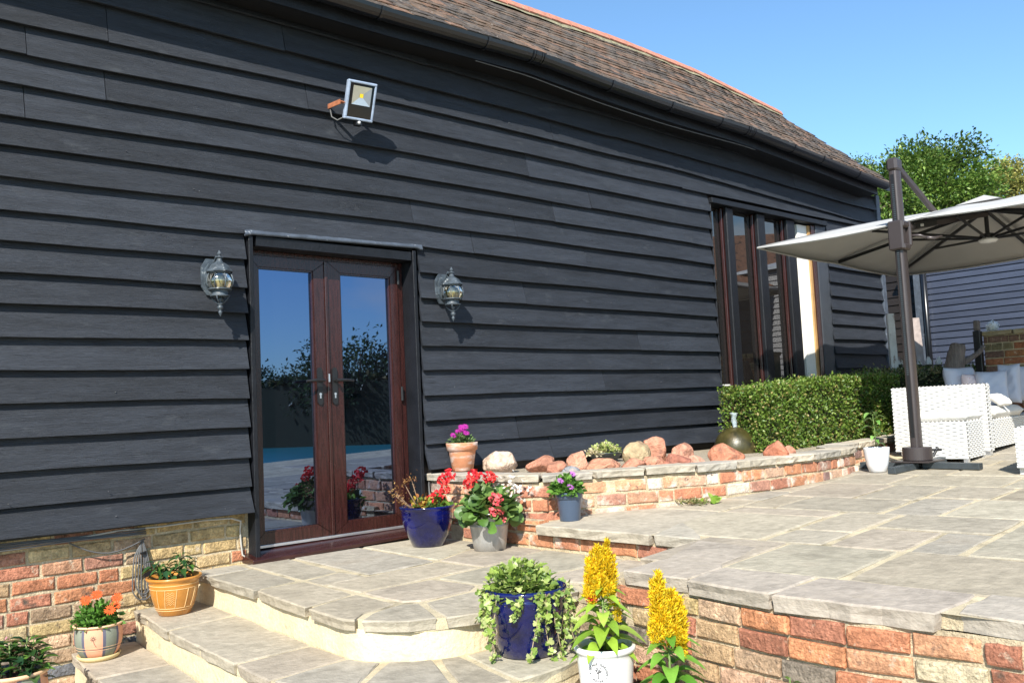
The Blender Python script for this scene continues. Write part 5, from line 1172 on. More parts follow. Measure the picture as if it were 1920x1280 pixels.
m_ = Matrix.Rotation(math.radians(90), 4, 'X'); MB().lathe([(.001, .012), (.007, .010), (.011, .004), (.011, 0)], sc_ - Vector((0, .02, 0)), 16, mat=m_).build('sensor_lens', MT['white'], t, smooth=True)
mb = MB(); b0 = Vector((b.x + .008, -.06, b.z - .01)); mb.tube([b0, b0 + Vector((.0, -.02, -.07)), b0 + Vector((.02, -.06, -.10)), b0 + Vector((.06, -.11, -.075)), fp(-.05, -H, -.03)], .005, 6); mb.build('lamp_cable', MT['cable'], t, smooth=True)
# cables on the plinth
mb = MB(); mb.tube([(x, -0.012 + .004 * math.sin(7 * x), z) for x, z in [(0.9, .262), (1.2, .268), (1.55, .272), (1.8, .290), (2.05, .285), (2.3, .292), (2.47, .285), (2.53, .262)]] + [(2.545, .028, .20), (2.55, .03, .12), (2.555, .025, .05), (2.60, -.0, .012)], .006, 6)
o = mb.build('plinth_cable', MT['cablel'], None, smooth=True); tag(o, 'thin pale cable running under the bottom board and down beside the door', 'cable')
mb = MB()
for k in range(4): mb.tube([(x, -0.03 + .006 * k, .262 + .008 * k + .004 * math.sin(9 * x + k)) for x in np.linspace(.8, 1.95, 14)], .005, 5)
o = mb.build('cable_bundle', MT['cable'], None, smooth=True); tag(o, 'bundle of dark cables clipped under the lowest black board at far left', 'cables')
t = empty('hanging_cable', (1.88, 0.02, 0.2), 'coiled dark cable tied up and hanging on the brick plinth', 'cable')
cx = py_(268, 1010, 0.0)[0]; z1 = py_(268, 1010, 0)[2]; z0 = py_(268, 1125, 0)[2]
mb = MB()
for k in range(4):
    w = .010 + .013 * k; dz = .016 * (k % 3); pts = [(cx - .006 + .002 * k, .012, z1 - .01)] + [(cx - w, .005 + .002 * k, z1 - .10), (cx - w * 1.25, -.0 + .003 * k, z0 + .06 + dz), (cx - w * .7, .004, z0 + .012 + dz), (cx + .01, .002, z0 + dz), (cx + w * .9, .006, z0 + .02 + dz), (cx + w * 1.2, .004, z0 + .08), (cx + w * .6, .01, z1 - .10), (cx + .004, .012, z1 - .01)]
    PP_ = np.array(pts); tt = np.linspace(0, len(pts) - 1, 40); sm = np.stack([np.interp(tt, range(len(pts)), PP_[:, q]) for q in range(3)], 1); sm[1:-1] = (sm[:-2] + sm[1:-1] * 2 + sm[2:]) / 4; mb.tube([tuple(q) for q in sm], .0042, 5)
mb.build('cable_coil', MT['cable'], t, smooth=True)
mb = MB(); mb.tube([(cx + .018 * math.cos(a), .010 - .02 * abs(math.sin(a / 2)) , z1 - .085 + .002 * a) for a in np.linspace(0, 6.2, 10)], .005, 5); mb.box((cx - .0, -.012, z1 - .215), (cx + .045, .02, z1 - .165)); mb.build('cable_tie', MT['dark'], t)
a = py_(118, 1012, 0.01); b = Vector((cx + .01, 0.0, z1 + .0)); pts = [Vector((a[0], .0, a[2])) * (1 - f) + b * f - Vector((0, 0, .075 * math.sin(math.pi * f))) for f in np.linspace(0, 1, 12)]; MB().tube(pts, .0045, 5).build('cable_loop', MT['cable'], t, smooth=True)
mb = MB(); mb.tube([(4.02, .03, .41), (3.975, -.02, .36), (3.955, -.05, .28), (3.96, -.06, .16), (3.965, -.05, .05)], .006, 6); o = mb.build('loose_cable', MT['cable'], None, smooth=True); tag(o, 'black cable looping down between the door and the bed wall', 'cable')

# ================================================================== BED: ROCKS, FOUNTAIN, PLANTS
_ico = bmesh.new(); bmesh.ops.create_icosphere(_ico, subdivisions=4, radius=1.0); ICO_V = np.array([v.co[:] for v in _ico.verts]); ICO_F = [tuple(v.index for v in f.verts) for f in _ico.faces]; _ico.free()
def rock(px0, px1, py0, py1, z, lab, col, dd=0.0, seed=0, n=20, name='rock', cat='rock', grp='red rocks edging the raised bed'):
    r = np.random.default_rng(seed + 40); b = pz((px0 + px1) / 2, py1, z); dep = float(RM[2] @ (b - EYE)) + dd; wd = (px1 - px0) * dep / FOC * 1.03; ht = (py1 - py0) * dep / FOC * 1.02
    m = 13 if n <= 20 else 26; N = nv(r.normal(0, 1, (m, 3))); H_ = r.uniform(.62, .98, m) if n <= 20 else r.uniform(.86, 1.0, m)
    dt = ICO_V @ N.T; rad = np.where(dt > .05, H_ / np.maximum(dt, .05), 9).min(1); rad = np.minimum(rad, 1.12)
    ph = r.uniform(0, 9, 3); rad *= 1 + .018 * np.sin(ICO_V[:, 0] * 9 + ph[0]) * np.sin(ICO_V[:, 1] * 8 + ph[1]) + .012 * np.sin(ICO_V[:, 2] * 21 + ph[2]) * np.sin(ICO_V[:, 0] * 19)
    V = ICO_V * rad[:, None]; V -= (V.max(0) + V.min(0)) / 2; V /= (V.max(0) - V.min(0)); V *= [wd, wd * .8, ht + .05]; V[:, 2] += ht / 2 - .032
    me = bpy.data.meshes.new(name); me.from_pydata([tuple(v) for v in V], [], ICO_F); me.materials.append(MT['redrock']); me.update()
    me.polygons.foreach_set('use_smooth', [True] * len(me.polygons))
    o = bpy.data.objects.new(name, me); COL.objects.link(o); c = EYE + ray((px0 + px1) / 2, py1) * dep; o.location = (c[0], c[1], z); o.rotation_euler = (0, 0, math.atan2(RM[0][1], RM[0][0])); o.color = (*col, 1); return tag(o, lab, cat, grp)
RC = (0.44, 0.205, 0.135)
rock(906, 970, 844, 880, .43, 'pale pinkish rounded boulder nearest the terracotta pot', (0.62, 0.47, 0.36), seed=1, n=40, name='boulder')
rock(986, 1040, 852, 878, .43, 'angular red rock, second along from the pale boulder', RC, seed=2)
rock(1024, 1064, 862, 879, .43, 'low flat red rock tucked between two taller red ones', RC, seed=3)
rock(1062, 1103, 844, 873, .43, 'rounded upright red rock left of the little sedum', (0.55, 0.27, 0.18), seed=4)
rock(1052, 1090, 871, 880, .435, 'small flat grey stone at the coping below the upright red rock', (0.30, 0.31, 0.32), seed=5, name='flat_stone')
rock(1094, 1164, 857, 879, .43, 'long low red rock in front of the little sedum', (0.56, 0.27, 0.17), seed=6)
rock(1160, 1212, 856, 875, .43, 'low red rock beneath the yellowish boulder', (0.50, 0.23, 0.15), seed=7)
rock(1168, 1221, 826, 870, .42, 'yellowish grey boulder with rusty streaks', (0.42, 0.32, 0.19), seed=8, n=26, name='boulder')
rock(1206, 1250, 819, 864, .42, 'tallest pointed red rock beside the yellowish boulder', (0.55, 0.26, 0.17), seed=9, dd=.15)
rock(1204, 1250, 852, 872, .43, 'small red rock at the foot of the tallest one', (0.54, 0.25, 0.16), seed=15)
rock(1242, 1296, 848, 870, .43, 'dark red rock with rough top against the coping', (0.46, 0.19, 0.13), seed=10)
rock(1256, 1302, 830, 863, .42, 'pointed pale red rock behind the rough dark red one', (0.58, 0.29, 0.20), seed=11, dd=.12)
rock(1290, 1324, 850, 867, .43, 'smallest red rock by the gravel patch', (0.57, 0.30, 0.21), seed=12)
rock(1328, 1396, 829, 864, .43, 'wedge shaped red rock in front of the stone ball', (0.48, 0.20, 0.12), seed=13, n=16)
rock(1430, 1476, 824, 856, .43, 'dark red rock under the hedge right of the stone ball', (0.46, 0.18, 0.11), seed=14, n=16)
rock(1464, 1492, 833, 852, .43, 'little red rock half hidden at the hedge foot', (0.52, 0.24, 0.16), seed=16)
b = pz(1135, 862, .42); t = empty('sedum_bowl', tuple(b), 'shallow grey bowl of yellow green sedum among the rocks', 'potted plant'); c = np.array(b)
MB().lathe([(.001, 0), (.10, 0), (.15, .06), (.155, .065), (.145, .062), (.001, .055)], tuple(c), 28).build('bowl', MT['crosssteel'], t, smooth=True)
dome_leaves(c + [.0, 0, .055], .15, .13, .085, 420, .03, 'dia', [(0.45, 0.48, 0.16), (0.30, 0.38, 0.10), (0.55, 0.52, 0.28)], MT['leaf'], t, shell=.3)
dome_leaves(c + [-.12, 0, .045], .10, .09, .05, 120, .03, 'dia', [(0.70, 0.60, 0.40), (0.6, 0.5, 0.3)], MT['leaf'], t, name='dry_stalks', shell=.2)
# stone ball fountain
d8 = 7.95; cb_ = pd(1380, 840, d8); R_ = 40 * d8 / FOC
t = empty('stone_ball_fountain', (cb_[0], cb_[1], .40), 'wet dark green stone ball with a small water jet on top', 'fountain')
MB().lathe([(max(R_ * math.sin(a), .001), -R_ * math.cos(a)) for a in np.linspace(0, math.pi, 28)], tuple(cb_), 40).build('stone_ball', MT['ball'], t, smooth=True)
wm_ = mk('clear_water', (0.75, 0.85, 0.9), .05, var=0, spec=1.0); wb = wm_.node_tree.nodes['Principled BSDF']; wb.inputs['Transmission Weight'].default_value = .65; wb.inputs['IOR'].default_value = 1.33
mb = MB(); mb.lathe([(.022, -.005), (.018, .02), (.024, .05), (.02, .08), (.03, .105), (.036, .118), (.02, .125), (.001, .118)], (cb_[0], cb_[1], cb_[2] + R_), 10)
mb.V = [(v[0] + random.uniform(-.005, .005), v[1] + random.uniform(-.005, .005), v[2] + random.uniform(-.004, .004)) for v in mb.V]; mb.build('water_jet', wm_, t, smooth=True)
# small dry plants at the wall foot
P = np.array([pp(1300 + 14 * rng.normal(), 947 + 2 * rng.normal()) + [0, 0, .01] for _ in range(60)]); V, F, C = leaves_arrays(P, rdir(60, .5), rdir(60), .05, .4, 'dia', cols=pick([(0.16, 0.19, 0.06), (0.3, 0.25, 0.12)], 60)); o = npm('moss_tuft', V, F, MT['leaf'], None, C); tag(o, 'mossy tuft growing in the joint at the foot of the bed wall', 'moss', kind='stuff')
a_ = pp(1336, 944); P = np.repeat([a_ + [0, 0, .02]], 9, 0) + rng.normal(0, .015, (9, 3)); V, F, C = leaves_arrays(P, rdir(9, .5), rdir(9), .06, .8, 'ovate', cols=pick(BRIGHT, 9)); o = npm('seedling', V, F, MT['leaf'], None, C); tag(o, 'bright green seedling sprouting at the foot of the curved wall', 'plant')

# ---- hedges
def hedge(front, th, z0, zt, n, size, cols, lab, grp='clipped hedges'):
    fr_ = [np.array(p, float) for p in front]; t = empty('hedge', (fr_[0][0], fr_[0][1], z0), lab, 'hedge', grp)
    bk = nrmoff(front, -th); mi = nrmoff(front, -.09); mk_ = nrmoff(front, -th + .09); V = []
    ends = .10
    for i, (p, q) in enumerate(zip(mi, mk_)):
        p = p.copy(); q = q.copy()
        if i == 0: e = nv(fr_[1] - fr_[0]); p += e * ends; q += e * ends
        ztop = zt[i] - .07; V += [(p[0], p[1], z0), (p[0], p[1], ztop), (q[0], q[1], ztop), (q[0], q[1], z0)]
    F = []
    for i in range(len(front) - 1):
        for j in range(3): F.append((i * 4 + j, i * 4 + j + 1, (i + 1) * 4 + j + 1, (i + 1) * 4 + j))
    F += [(0, 1, 2, 3), tuple(4 * (len(front) - 1) + j for j in (3, 2, 1, 0))]
    pyd('twig_core', V, F, mk('hedge_inner_twigs', (0.018, 0.022, 0.008), .95, var=.5, vs=30), t)
    seg = [np.linalg.norm(fr_[i + 1] - fr_[i]) for i in range(len(fr_) - 1)]; cum = np.concatenate([[0], np.cumsum(seg)]); tot = cum[-1]
    def lerp(arr, s): return np.stack([np.interp(s, cum, [a[k] for a in arr]) for k in range(2)], 1)
    hgt = np.mean(zt) - z0; A = [tot * hgt, tot * th, th * hgt, tot * hgt * .25]; cnt = (np.array(A) / sum(A) * n).astype(int); PP = []; NN = []
    s = rng.uniform(0, tot, cnt[0]); f = lerp(fr_, s); zz_ = np.interp(s, cum, zt); e = nv(np.gradient(lerp(fr_, np.linspace(0, tot, 60)), axis=0)); ei = e[(s / tot * 59).astype(int)]; nrm = np.stack([ei[:, 1], -ei[:, 0], 0 * s], 1)
    z = z0 + (zz_ - z0) * rng.random(len(s)); P = np.concatenate([f, z[:, None]], 1); PP.append(P); NN.append(nrm)
    s = rng.uniform(0, tot, cnt[1]); r_ = rng.random(len(s))[:, None]; f = lerp(fr_, s) * (1 - r_) + lerp(bk, s) * r_; P = np.concatenate([f, np.interp(s, cum, zt)[:, None]], 1); PP.append(P); NN.append(np.tile([0, 0, 1.], (len(s), 1)))
    m_ = cnt[2]; r_ = rng.random(m_)[:, None]; f = fr_[0] * (1 - r_) + bk[0] * r_; P = np.concatenate([f, (z0 + (zt[0] - z0) * rng.random(m_))[:, None]], 1); e0 = nv(fr_[0] - fr_[1]); PP.append(P); NN.append(np.tile([e0[0], e0[1], 0], (m_, 1)))
    P = np.concatenate(PP); N = np.concatenate(NN)
    w1 = np.sin(P[:, 0] * 9 + P[:, 2] * 5) * np.sin(P[:, 1] * 8 - P[:, 2] * 11) * .5 + np.sin(P[:, 0] * 23 + 1) * np.sin(P[:, 2] * 27) * .4
    sh_ = rng.random(len(P)) > .985; P = P + N * (w1 * .04 + sh_ * .05 - rng.random((len(P))) ** 1.6 * .11 + .02 * (rng.random(len(P)) > .93))[:, None] + rng.normal(0, .006, P.shape)
    D = nv(N * .8 + rng.normal(0, .6, P.shape) + [0, 0, .35]); U = nv(N * .5 + rng.normal(0, .5, P.shape) + [0, 0, .6])
    C = pick(cols, len(P), .25); tip = rng.random(len(P)) > .9; C[tip] = C[tip] * .3 + np.array([0.42, 0.30, 0.12]) * .7
    V, F, C = leaves_arrays(P, D, U, size * rng.uniform(.6, 1.2, len(P)), .9, 'dia', fold=.2, droop=.2, cols=C); npm('foliage', V, F, MT['leaf'], t, C); return t
HC = [(0.12, 0.20, 0.025), (0.17, 0.26, 0.04), (0.07, 0.13, 0.015), (0.22, 0.30, 0.06), (0.10, 0.19, 0.03)]
hedge([(6.80, -.98), (7.3, -1.0), (7.85, -.93), (8.25, -1.0), (8.9, -.98), (9.7, -.9)], .42, .40, [.96, .98, 1.02, 1.04, 1.05, 1.06], 26000, .030, HC, 'long clipped bright green hedge in the raised bed before the window')
h0 = pd(1622, 700, 10.4); h1 = pd(1768, 695, 10.4)
hedge([(h0[0], h0[1]), (h1[0], h1[1]), (h1[0] + .9, h1[1] - .8)], .5, .3, [1.14, 1.14, 1.12], 9000, .035, [(0.05, 0.09, 0.02), (0.10, 0.14, 0.03), (0.30, 0.30, 0.16)], 'darker low hedge behind the umbrella pole by the barn corner')

# ================================================================== UMBRELLA
PX, PY = 7.30, -2.09; zg = patz(PX)
um = empty('cantilever_umbrella', (PX, PY, zg), 'open light grey cantilever parasol with bronze pole on a cross base', 'umbrella')
mb = MB()
for ang, L in ((math.radians(178), .44), (math.radians(-2), .44), (math.radians(95), .46), (math.radians(-96), .50)):
    d = np.array([math.cos(ang), math.sin(ang)]); zz_ = lambda r: patz(PX + d[0] * r) + .005
    a = (PX + d[0] * .05, PY + d[1] * .05, zz_(.05) + .024); b = (PX + d[0] * L, PY + d[1] * L, zz_(L) + .024)
    MB().bar(a, b, .062, .048).build('cross_bar', MT['crosssteel'], um, bevel=.003)
MB().box((PX - .15, PY - .15, zg + .056), (PX + .15, PY + .15, zg + .066)).build('base_plate', MT['pole'], um)
MB().lathe([(.001, .067), (.105, .067), (.112, .072), (.112, .165), (.106, .172), (.06, .174), (.001, .174)], (PX, PY, zg), 40).build('base_sleeve', MT['pole'], um, smooth=False)
MB().tube([(PX + .10, PY - .06, zg + .14), (PX + .17, PY - .12, zg + .14)], .009, 8).tube([(PX + .12, PY - .07, zg + .09), (PX + .15, PY - .10, zg + .16)], .012, 8).build('clamp_knob', MT['dark'], um)
ztop = 2.80; mb = MB(); n = 20; V = []
for z in (zg + .17, ztop - .13):
    for k in range(n):
        a = 2 * math.pi * k / n; V.append((PX + .052 * math.copysign(abs(math.cos(a)) ** .6, math.cos(a)), PY + .038 * math.copysign(abs(math.sin(a)) ** .6, math.sin(a)), z))
mb.add(V, [(k, (k + 1) % n, (k + 1) % n + n, k + n) for k in range(n)] + [tuple(range(n, 2 * n))]); mb.build('pole', MT['pole'], um)
MB().box((PX - .0555, PY - .013, zg + .25), (PX - .0525, PY + .013, ztop - .16)).build('rack_groove', MT['dark'], um)
mb = MB(); z = zg + .75
while z < ztop - .25: mb.box((PX - .0575, PY - .009, z), (PX - .0556, PY + .009, z + .008)); z += .017
o = mb.build('rack_teeth', MT['crosssteel'], um); o['kind'] = 'stuff'
mb = MB(); mb.box((PX - .062, PY - .046, ztop - .13), (PX + .062, PY + .046, ztop - .02)); mb.build('pole_cap', MT['pole'], um, bevel=.02)
# sliding carriage (frame with an opening)
cz_ = 2.14; mb = MB()
for (x0, x1, z0_, z1_) in ((-.085, -.058, -.125, .115), (.058, .10, -.09, .115), (-.0579, .0579, .060, .115), (-.0579, .0579, -.125, -.075)):
    mb.box((PX + x0, PY - .062, cz_ + z0_), (PX + x1, PY + .062, cz_ + z1_))
mb.build('carriage', MT['pole'], um, bevel=.012)
mb = MB(); mb.tube([(PX + .10, PY - .05, cz_ - .0), (PX + .13, PY - .11, cz_ - .005), (PX + .15, PY - .15, cz_ - .03)], .012, 8); mb.tube([(PX + .15, PY - .15, cz_ - .03), (PX + .20, PY - .19, cz_ - .035), (PX + .26, PY - .23, cz_ - .02)], [.016, .015, .008], 8); mb.build('crank_handle', MT['pole'], um, smooth=True)
CA, CB, CCn, CDn = (7.37, -.72, 2.285), (10.45, -.60, 2.245), (7.52, -3.72, 2.29), (10.55, -3.65, 2.25); CR = np.array([9.02, -2.15, 2.60])
mb = MB(); mb.tube([(PX + .09, PY, cz_ + .075), (PX + .22, PY - .01, cz_ + .09)], .032, 10); mb.build('arm_joint', MT['pole'], um, smooth=True)
MB().bar((PX + .2, PY - .01, cz_ + .088), (PX + .62, PY - .03, cz_ + .165), .055, .055).build('arm_sleeve', MT['dark'], um, bevel=.008)
MB().bar((PX + .62, PY - .03, cz_ + .165), (CR[0], CR[1], 2.50), .045, .045).build('arm', MT['pole'], um)
MB().bar((PX + .05, PY, ztop - .075), (PX + .66, PY - .03, cz_ + .255), .035, .05).build('brace_arm', MT['pole'], um, bevel=.006)
for k in range(3): MB().box((PX + .30 + .022 * k, PY - .050, cz_ + .098 + .004 * k), (PX + .314 + .022 * k, PY - .0475, cz_ + .12 + .004 * k)).build('white_mark', MT['white'], um)
cor = [np.array(p) for p in (CA, CB, CDn, CCn)]; rim = []
for i in range(4): a, b = cor[i], cor[(i + 1) % 4]; rim += [a, (a + b) / 2 + [0, 0, .005]]
V = []; F = []; cols_ = 7; rows_ = 9
def cpt(i, f, r):                                       # panel i, f along rim, r from crown to rim
    a, b = rim[i], rim[(i + 1) % 8]; e = a * (1 - f) + b * f; cen = (cor[0] + cor[2]) / 2; e = e + (np.array([cen[0], cen[1], e[2]]) - e) * .022 * math.sin(math.pi * f); p = CR * (1 - r) + e * r; p = p.copy(); p[2] += -.035 * math.sin(math.pi * f) * r * (1 - .3 * r) + .03 * math.sin(math.pi * r); return p
for i in range(8):
    base = len(V)
    for r in range(rows_ + 1):
        for f in range(cols_ + 1): V.append(cpt(i, f / cols_, .07 + .93 * r / rows_))
    for r in range(rows_):
        for f in range(cols_): a = base + r * (cols_ + 1) + f; F.append((a, a + 1, a + cols_ + 2, a + cols_ + 1))
can = pyd('canopy', V, F, MT['canopy'], um, smooth=True)
mod = can.modifiers.new('s', 'SOLIDIFY'); mod.thickness = .004
mb = MB()
for i in range(8):
    pts = [cpt(i, f / 6, 1.0) - [0, 0, .012] for f in range(7)]; mb.tube(pts, .009, 4)
mb.build('hem', MT['canopy'], um)
V = [CR + [0, 0, .085]]; 
for i in range(8): e = rim[i] - CR; V.append(CR + e * .13 + [0, 0, .035])
pyd('vent_cap', V, [(0, i + 1, (i + 1) % 8 + 1) for i in range(8)], MT['canopy'], um)
hub = np.array([CR[0], CR[1], 2.27]); crown = np.array([CR[0], CR[1], 2.55])
for i in range(8):
    e = rim[i].copy(); e[2] -= .018; m_ = crown + (e - crown) * .97
    rb_ = MB().bar(crown - [0, 0, .01], tuple(m_), .018, .03).build('rib', MT['dark'], um)
    j = crown + (e - crown) * .5 - [0, 0, .02]; MB().bar(tuple(hub), tuple(j), .014, .022).build('rib_strut', MT['dark'], rb_)
MB().tube([crown + [0, 0, .03], hub], .02, 10).build('mast', MT['dark'], um)
MB().lathe([(.001, -.045), (.06, -.04), (.085, -.022), (.085, -.012), (.05, 0.012), (.001, .015)], tuple(hub), 28).build('hub_lamp', MT['white'], um, smooth=True)
MB().lathe([(.05, -.01), (.07, -.01), (.07, .02), (.05, .03)], tuple(hub + [0, 0, .016]), 20).build('lower_hub', MT['dark'], um)

# ================================================================== WICKER FURNITURE
FR = math.radians(7); fv = np.array([math.cos(FR), math.sin(FR)]); fu = np.array([math.sin(FR), -math.cos(FR)])     # fv away, fu towards the viewer's right
def weave_face(o0, e, up, L, H, nrm, parent, mats):
    rows_ = int(H / .0165); per = .05; ns = max(2, int(L / per * 4)); V = []; F = []
    for r in range(rows_):
        for i in range(ns + 1):
            s = L * i / ns; d = .0045 * math.cos(math.pi * s / per + math.pi * r) + .004
            for (q, dd) in ((.07, 0), (.5, d), (.93, 0)): V.append(o0 + e * s + up * (r + q) * H / rows_ + nrm * (d if q == .5 else d * 1.0 - .003))
        b = r * (ns + 1) * 3
        for i in range(ns):
            for k in range(2): a = b + i * 3 + k; F.append((a, a + 3, a + 4, a + 1))
    V = np.array(V); o = npm('woven_panel', V, np.array(F), MT['wicker'], parent, smooth=True, kind='stuff'); return o
def wbox(name, corner, lv, lu, z0, z1, parent, faces='fl'):
    """corner = viewer-facing corner (lowest v, highest u); box extends +fv by lv and -fu by lu"""
    c = np.array(corner, float); a3 = lambda p, z: np.array([p[0], p[1], z]); P = [c, c + fv * lv, c + fv * lv - fu * lu, c - fu * lu]; e_ = .004
    q = [c + fv * e_ - fu * e_, c + fv * (lv - e_) - fu * e_, c + fv * (lv - e_) - fu * (lu - e_), c + fv * e_ - fu * (lu - e_)]
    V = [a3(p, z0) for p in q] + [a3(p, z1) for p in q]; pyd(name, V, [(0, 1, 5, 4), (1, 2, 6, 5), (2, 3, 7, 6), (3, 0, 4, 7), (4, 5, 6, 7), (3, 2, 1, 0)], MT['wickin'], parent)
    up = np.array([0, 0, 1.]); v3, u3 = np.array([*fv, 0]), np.array([*fu, 0])
    weave_face(a3(P[3], z0), u3, up, lu, z1 - z0, -v3, parent, None)          # face looking at the camera
    weave_face(a3(P[0], z0), v3, up, lv, z1 - z0, u3, parent, None)           # face looking right
    weave_face(a3(P[0], z1), v3, -u3, lv, lu, up, parent, None)
def soft(name, c, sx, sy, sz, mat, parent, rz=0, rx=0, ry=0, puff=.35, seed=1, lab=None, cat=None, grp=None, seg=18):
    """pillow: pinched corners, puffed middle; sx wide, sz tall, sy thick"""
    r = np.random.default_rng(seed); V = []; F = []; n = seg; M = Matrix.Translation(Vector(c)) @ Matrix.Rotation(rz, 4, 'Z') @ Matrix.Rotation(rx, 4, 'X') @ Matrix.Rotation(ry, 4, 'Y')
    for side in (1, -1):
        for i in range(n + 1):
            for j in range(n + 1):
                a, b = 2 * i / n - 1, 2 * j / n - 1; t_ = ((1 - a ** 4) * (1 - b ** 4)) ** puff; x = a * (1 - .07 * (1 - abs(b)) ** 1 * (abs(a))); z = b * (1 - .07 * (1 - abs(a)) * abs(b))
                wr = .018 * math.sin(5 * a + 3 * b + seed) * t_ + .012 * math.sin(11 * b - 7 * a + seed) * t_; V.append(tuple(M @ Vector((x * sx / 2, side * (sy / 2 * t_ + .002) + wr * sy * 2, z * sz / 2))))
        b0 = 0 if side == 1 else (n + 1) ** 2
        for i in range(n):
            for j in range(n): a = b0 + i * (n + 1) + j; f = (a, a + 1, a + n + 2, a + n + 1); F.append(f if side == 1 else f[::-1])
    B = [i * (n + 1) for i in range(n)] + [n * (n + 1) + j for j in range(n)] + [(n - i) * (n + 1) + n for i in range(n)] + [n - j for j in range(n)]; off_ = (n + 1) ** 2
    for k in range(len(B)): k2 = (k + 1) % len(B); F.append((B[k], B[k2], B[k2] + off_, B[k] + off_))
    o = pyd(name, V, F, mat, parent, smooth=True)
    if lab: tag(o, lab, cat, grp)
    return o
# sofa with its side panel toward the viewer
sc0 = np.array([8.40, -2.24]); zs = patz(8.6)
t = empty('wicker_sofa', (8.9, -1.9, zs), 'white woven wicker corner sofa with pale cushions, side panel facing the terrace', 'sofa')
wbox('arm_frame', sc0, .13, .80, zs + .03, zs + .615, t)
wbox('seat_frame', sc0 + fv * .13 - fu * .0, 2.3, .78, zs + .05, zs + .30, t)
wbox('back_frame', sc0 + fv * .131 - fu * .68, 2.3, .12, zs + .301, zs + .60, t)
for a, b in ((.03, .03), (.03, .72), (2.3, .03)):
    p = sc0 + fv * a - fu * b; MB().box((p[0] - .03, p[1] - .03, patz(p[0])), (p[0] + .03, p[1] + .03, zs + .05)).build('sofa_foot', MT['alu'], t)
CG = 'cushions on the wicker sofa'
def softp(name, a, sx, sy, sz, mat, rz, rx, seed, lab): return soft(name, a, sx, sy, sz, mat, None, rz=rz, rx=rx, seed=seed, lab=lab, cat='cushion', grp=CG, puff=.42)
cm = sc0 + fv * .72 - fu * .30; soft('seat_cushion', (cm[0], cm[1], zs + .355), 1.15, .12, .66, MT['cushionw'], None, rz=FR, rx=math.radians(90), seed=3, lab='white seat cushion lying on the wicker sofa', cat='cushion', grp=CG, puff=.16)
# cushions leaning on the back
def cush(px0, px1, py0, py1, dep, mat, yaw, tilt, seed, lab, th=.14):
    c = pd((px0 + px1) / 2, (py0 + py1) / 2, dep); w_ = (px1 - px0) * dep / FOC; h_ = (py1 - py0) * dep / FOC
    return softp('cushion', tuple(c), w_, th, h_, mat, yaw, tilt, seed, lab)
VY = math.atan2(RM[0][1], RM[0][0])                     # facing the viewer
cush(1768, 1832, 688, 742, 8.95, MT['cushion'], VY + .25, -.12, 4, 'pale grey square cushion nearest the umbrella pole')
cush(1806, 1850, 700, 748, 8.80, MT['pinkf'], VY + .1, -.15, 5, 'small pale pink patterned cushion between two grey ones')
cush(1834, 1888, 694, 762, 8.65, MT['cushion'], VY - .35, -.22, 6, 'lavender grey cushion leaning in the middle of the sofa')
cush(1874, 1912, 682, 756, 8.75, MT['cushion'], VY - .75, -.10, 7, 'narrow looking cushion seen edge on at the right of the sofa')
cush(1890, 1965, 684, 752, 9.1, MT['cushion'], VY - .1, -.12, 8, 'large grey cushion cut off by the right picture edge')
cush(1858, 1892, 734, 764, 8.35, MT['cushionw'], VY + .5, -.95, 9, 'white cushion slipping forward over the sofa arm', th=.07)
# ottoman
oc = np.array([7.74, -2.31]); zo = patz(7.9)
t = empty('wicker_ottoman', (7.95, -2.1, zo), 'white woven wicker footstool in front of the sofa side panel', 'footstool')
wbox('woven_box', oc, .52, .44, zo + .03, zo + .335, t)
for a, b in ((.02, .02), (.5, .02), (.02, .42)):
    p = oc + fv * a - fu * b; MB().box((p[0] - .018, p[1] - .018, patz(p[0])), (p[0] + .018, p[1] + .018, zo + .03)).build('foot', MT['alu'], t)
cm = oc + fv * .26 - fu * .22; soft('footstool_cushion', (cm[0], cm[1], zo + .375), .53, .085, .47, MT['cushionw'], None, rz=FR, rx=math.radians(90), seed=11, lab='flat white cushion on the wicker footstool', cat='cushion', grp=None, puff=.2)
tc = pp(1913, 889); t = empty('wicker_table', (tc[0] + .3, tc[1] - .2, tc[2]), 'white woven wicker table just entering at the right picture edge', 'table')
wbox('woven_box', (tc[0], tc[1] - .42), .6, .42, tc[2] + .05, tc[2] + .33, t)
p = (tc[0] + .02, tc[1] - .02); MB().box((p[0] - .02, p[1] - .02, tc[2]), (p[0] + .02, p[1] + .02, tc[2] + .06)).build('table_leg', MT['wicker'], t)

# ================================================================== BACKGROUND: shed, fence, brick wall, driftwood, trees
SX = 13.0; y1 = px_(1722, 600, SX)[1]
sh = empty('outbuilding', (SX, -1.5, .3), 'blue black weatherboarded outbuilding behind the sofa', 'shed'); z = .25; 
while z < 2.95:
    V = []; F = []; m = 16; ya, yb = y1, y1 - 5.2; amp = random.uniform(.002, .005); ph = random.uniform(0, 9)
    for i in range(m + 1):
        y = ya + (yb - ya) * i / m; zb = z + amp * math.sin(y * 2 + ph); V += [(SX - .022, y, zb), (SX - .002, y, zb + .100), (SX + .012, y, zb + .1), (SX - .006, y, zb)]
    for i in range(m):
        for j in range(4): j2 = (j + 1) % 4; F.append((i * 4 + j, (i + 1) * 4 + j, (i + 1) * 4 + j2, i * 4 + j2))
    pyd('wall_board', V, F, MT['shedboard'], sh, color=vary((0.045, 0.055, 0.085))); z += .0905
MB().box((SX - .045, y1 - .09, .2), (SX + .02, y1 + .01, 2.98)).build('corner_board', MT['greypaint'], sh)
MB().box((SX + .013, y1 - 5.2, .1), (SX + 3.5, y1, 2.95)).build('shed_body', MT['dark'], sh)
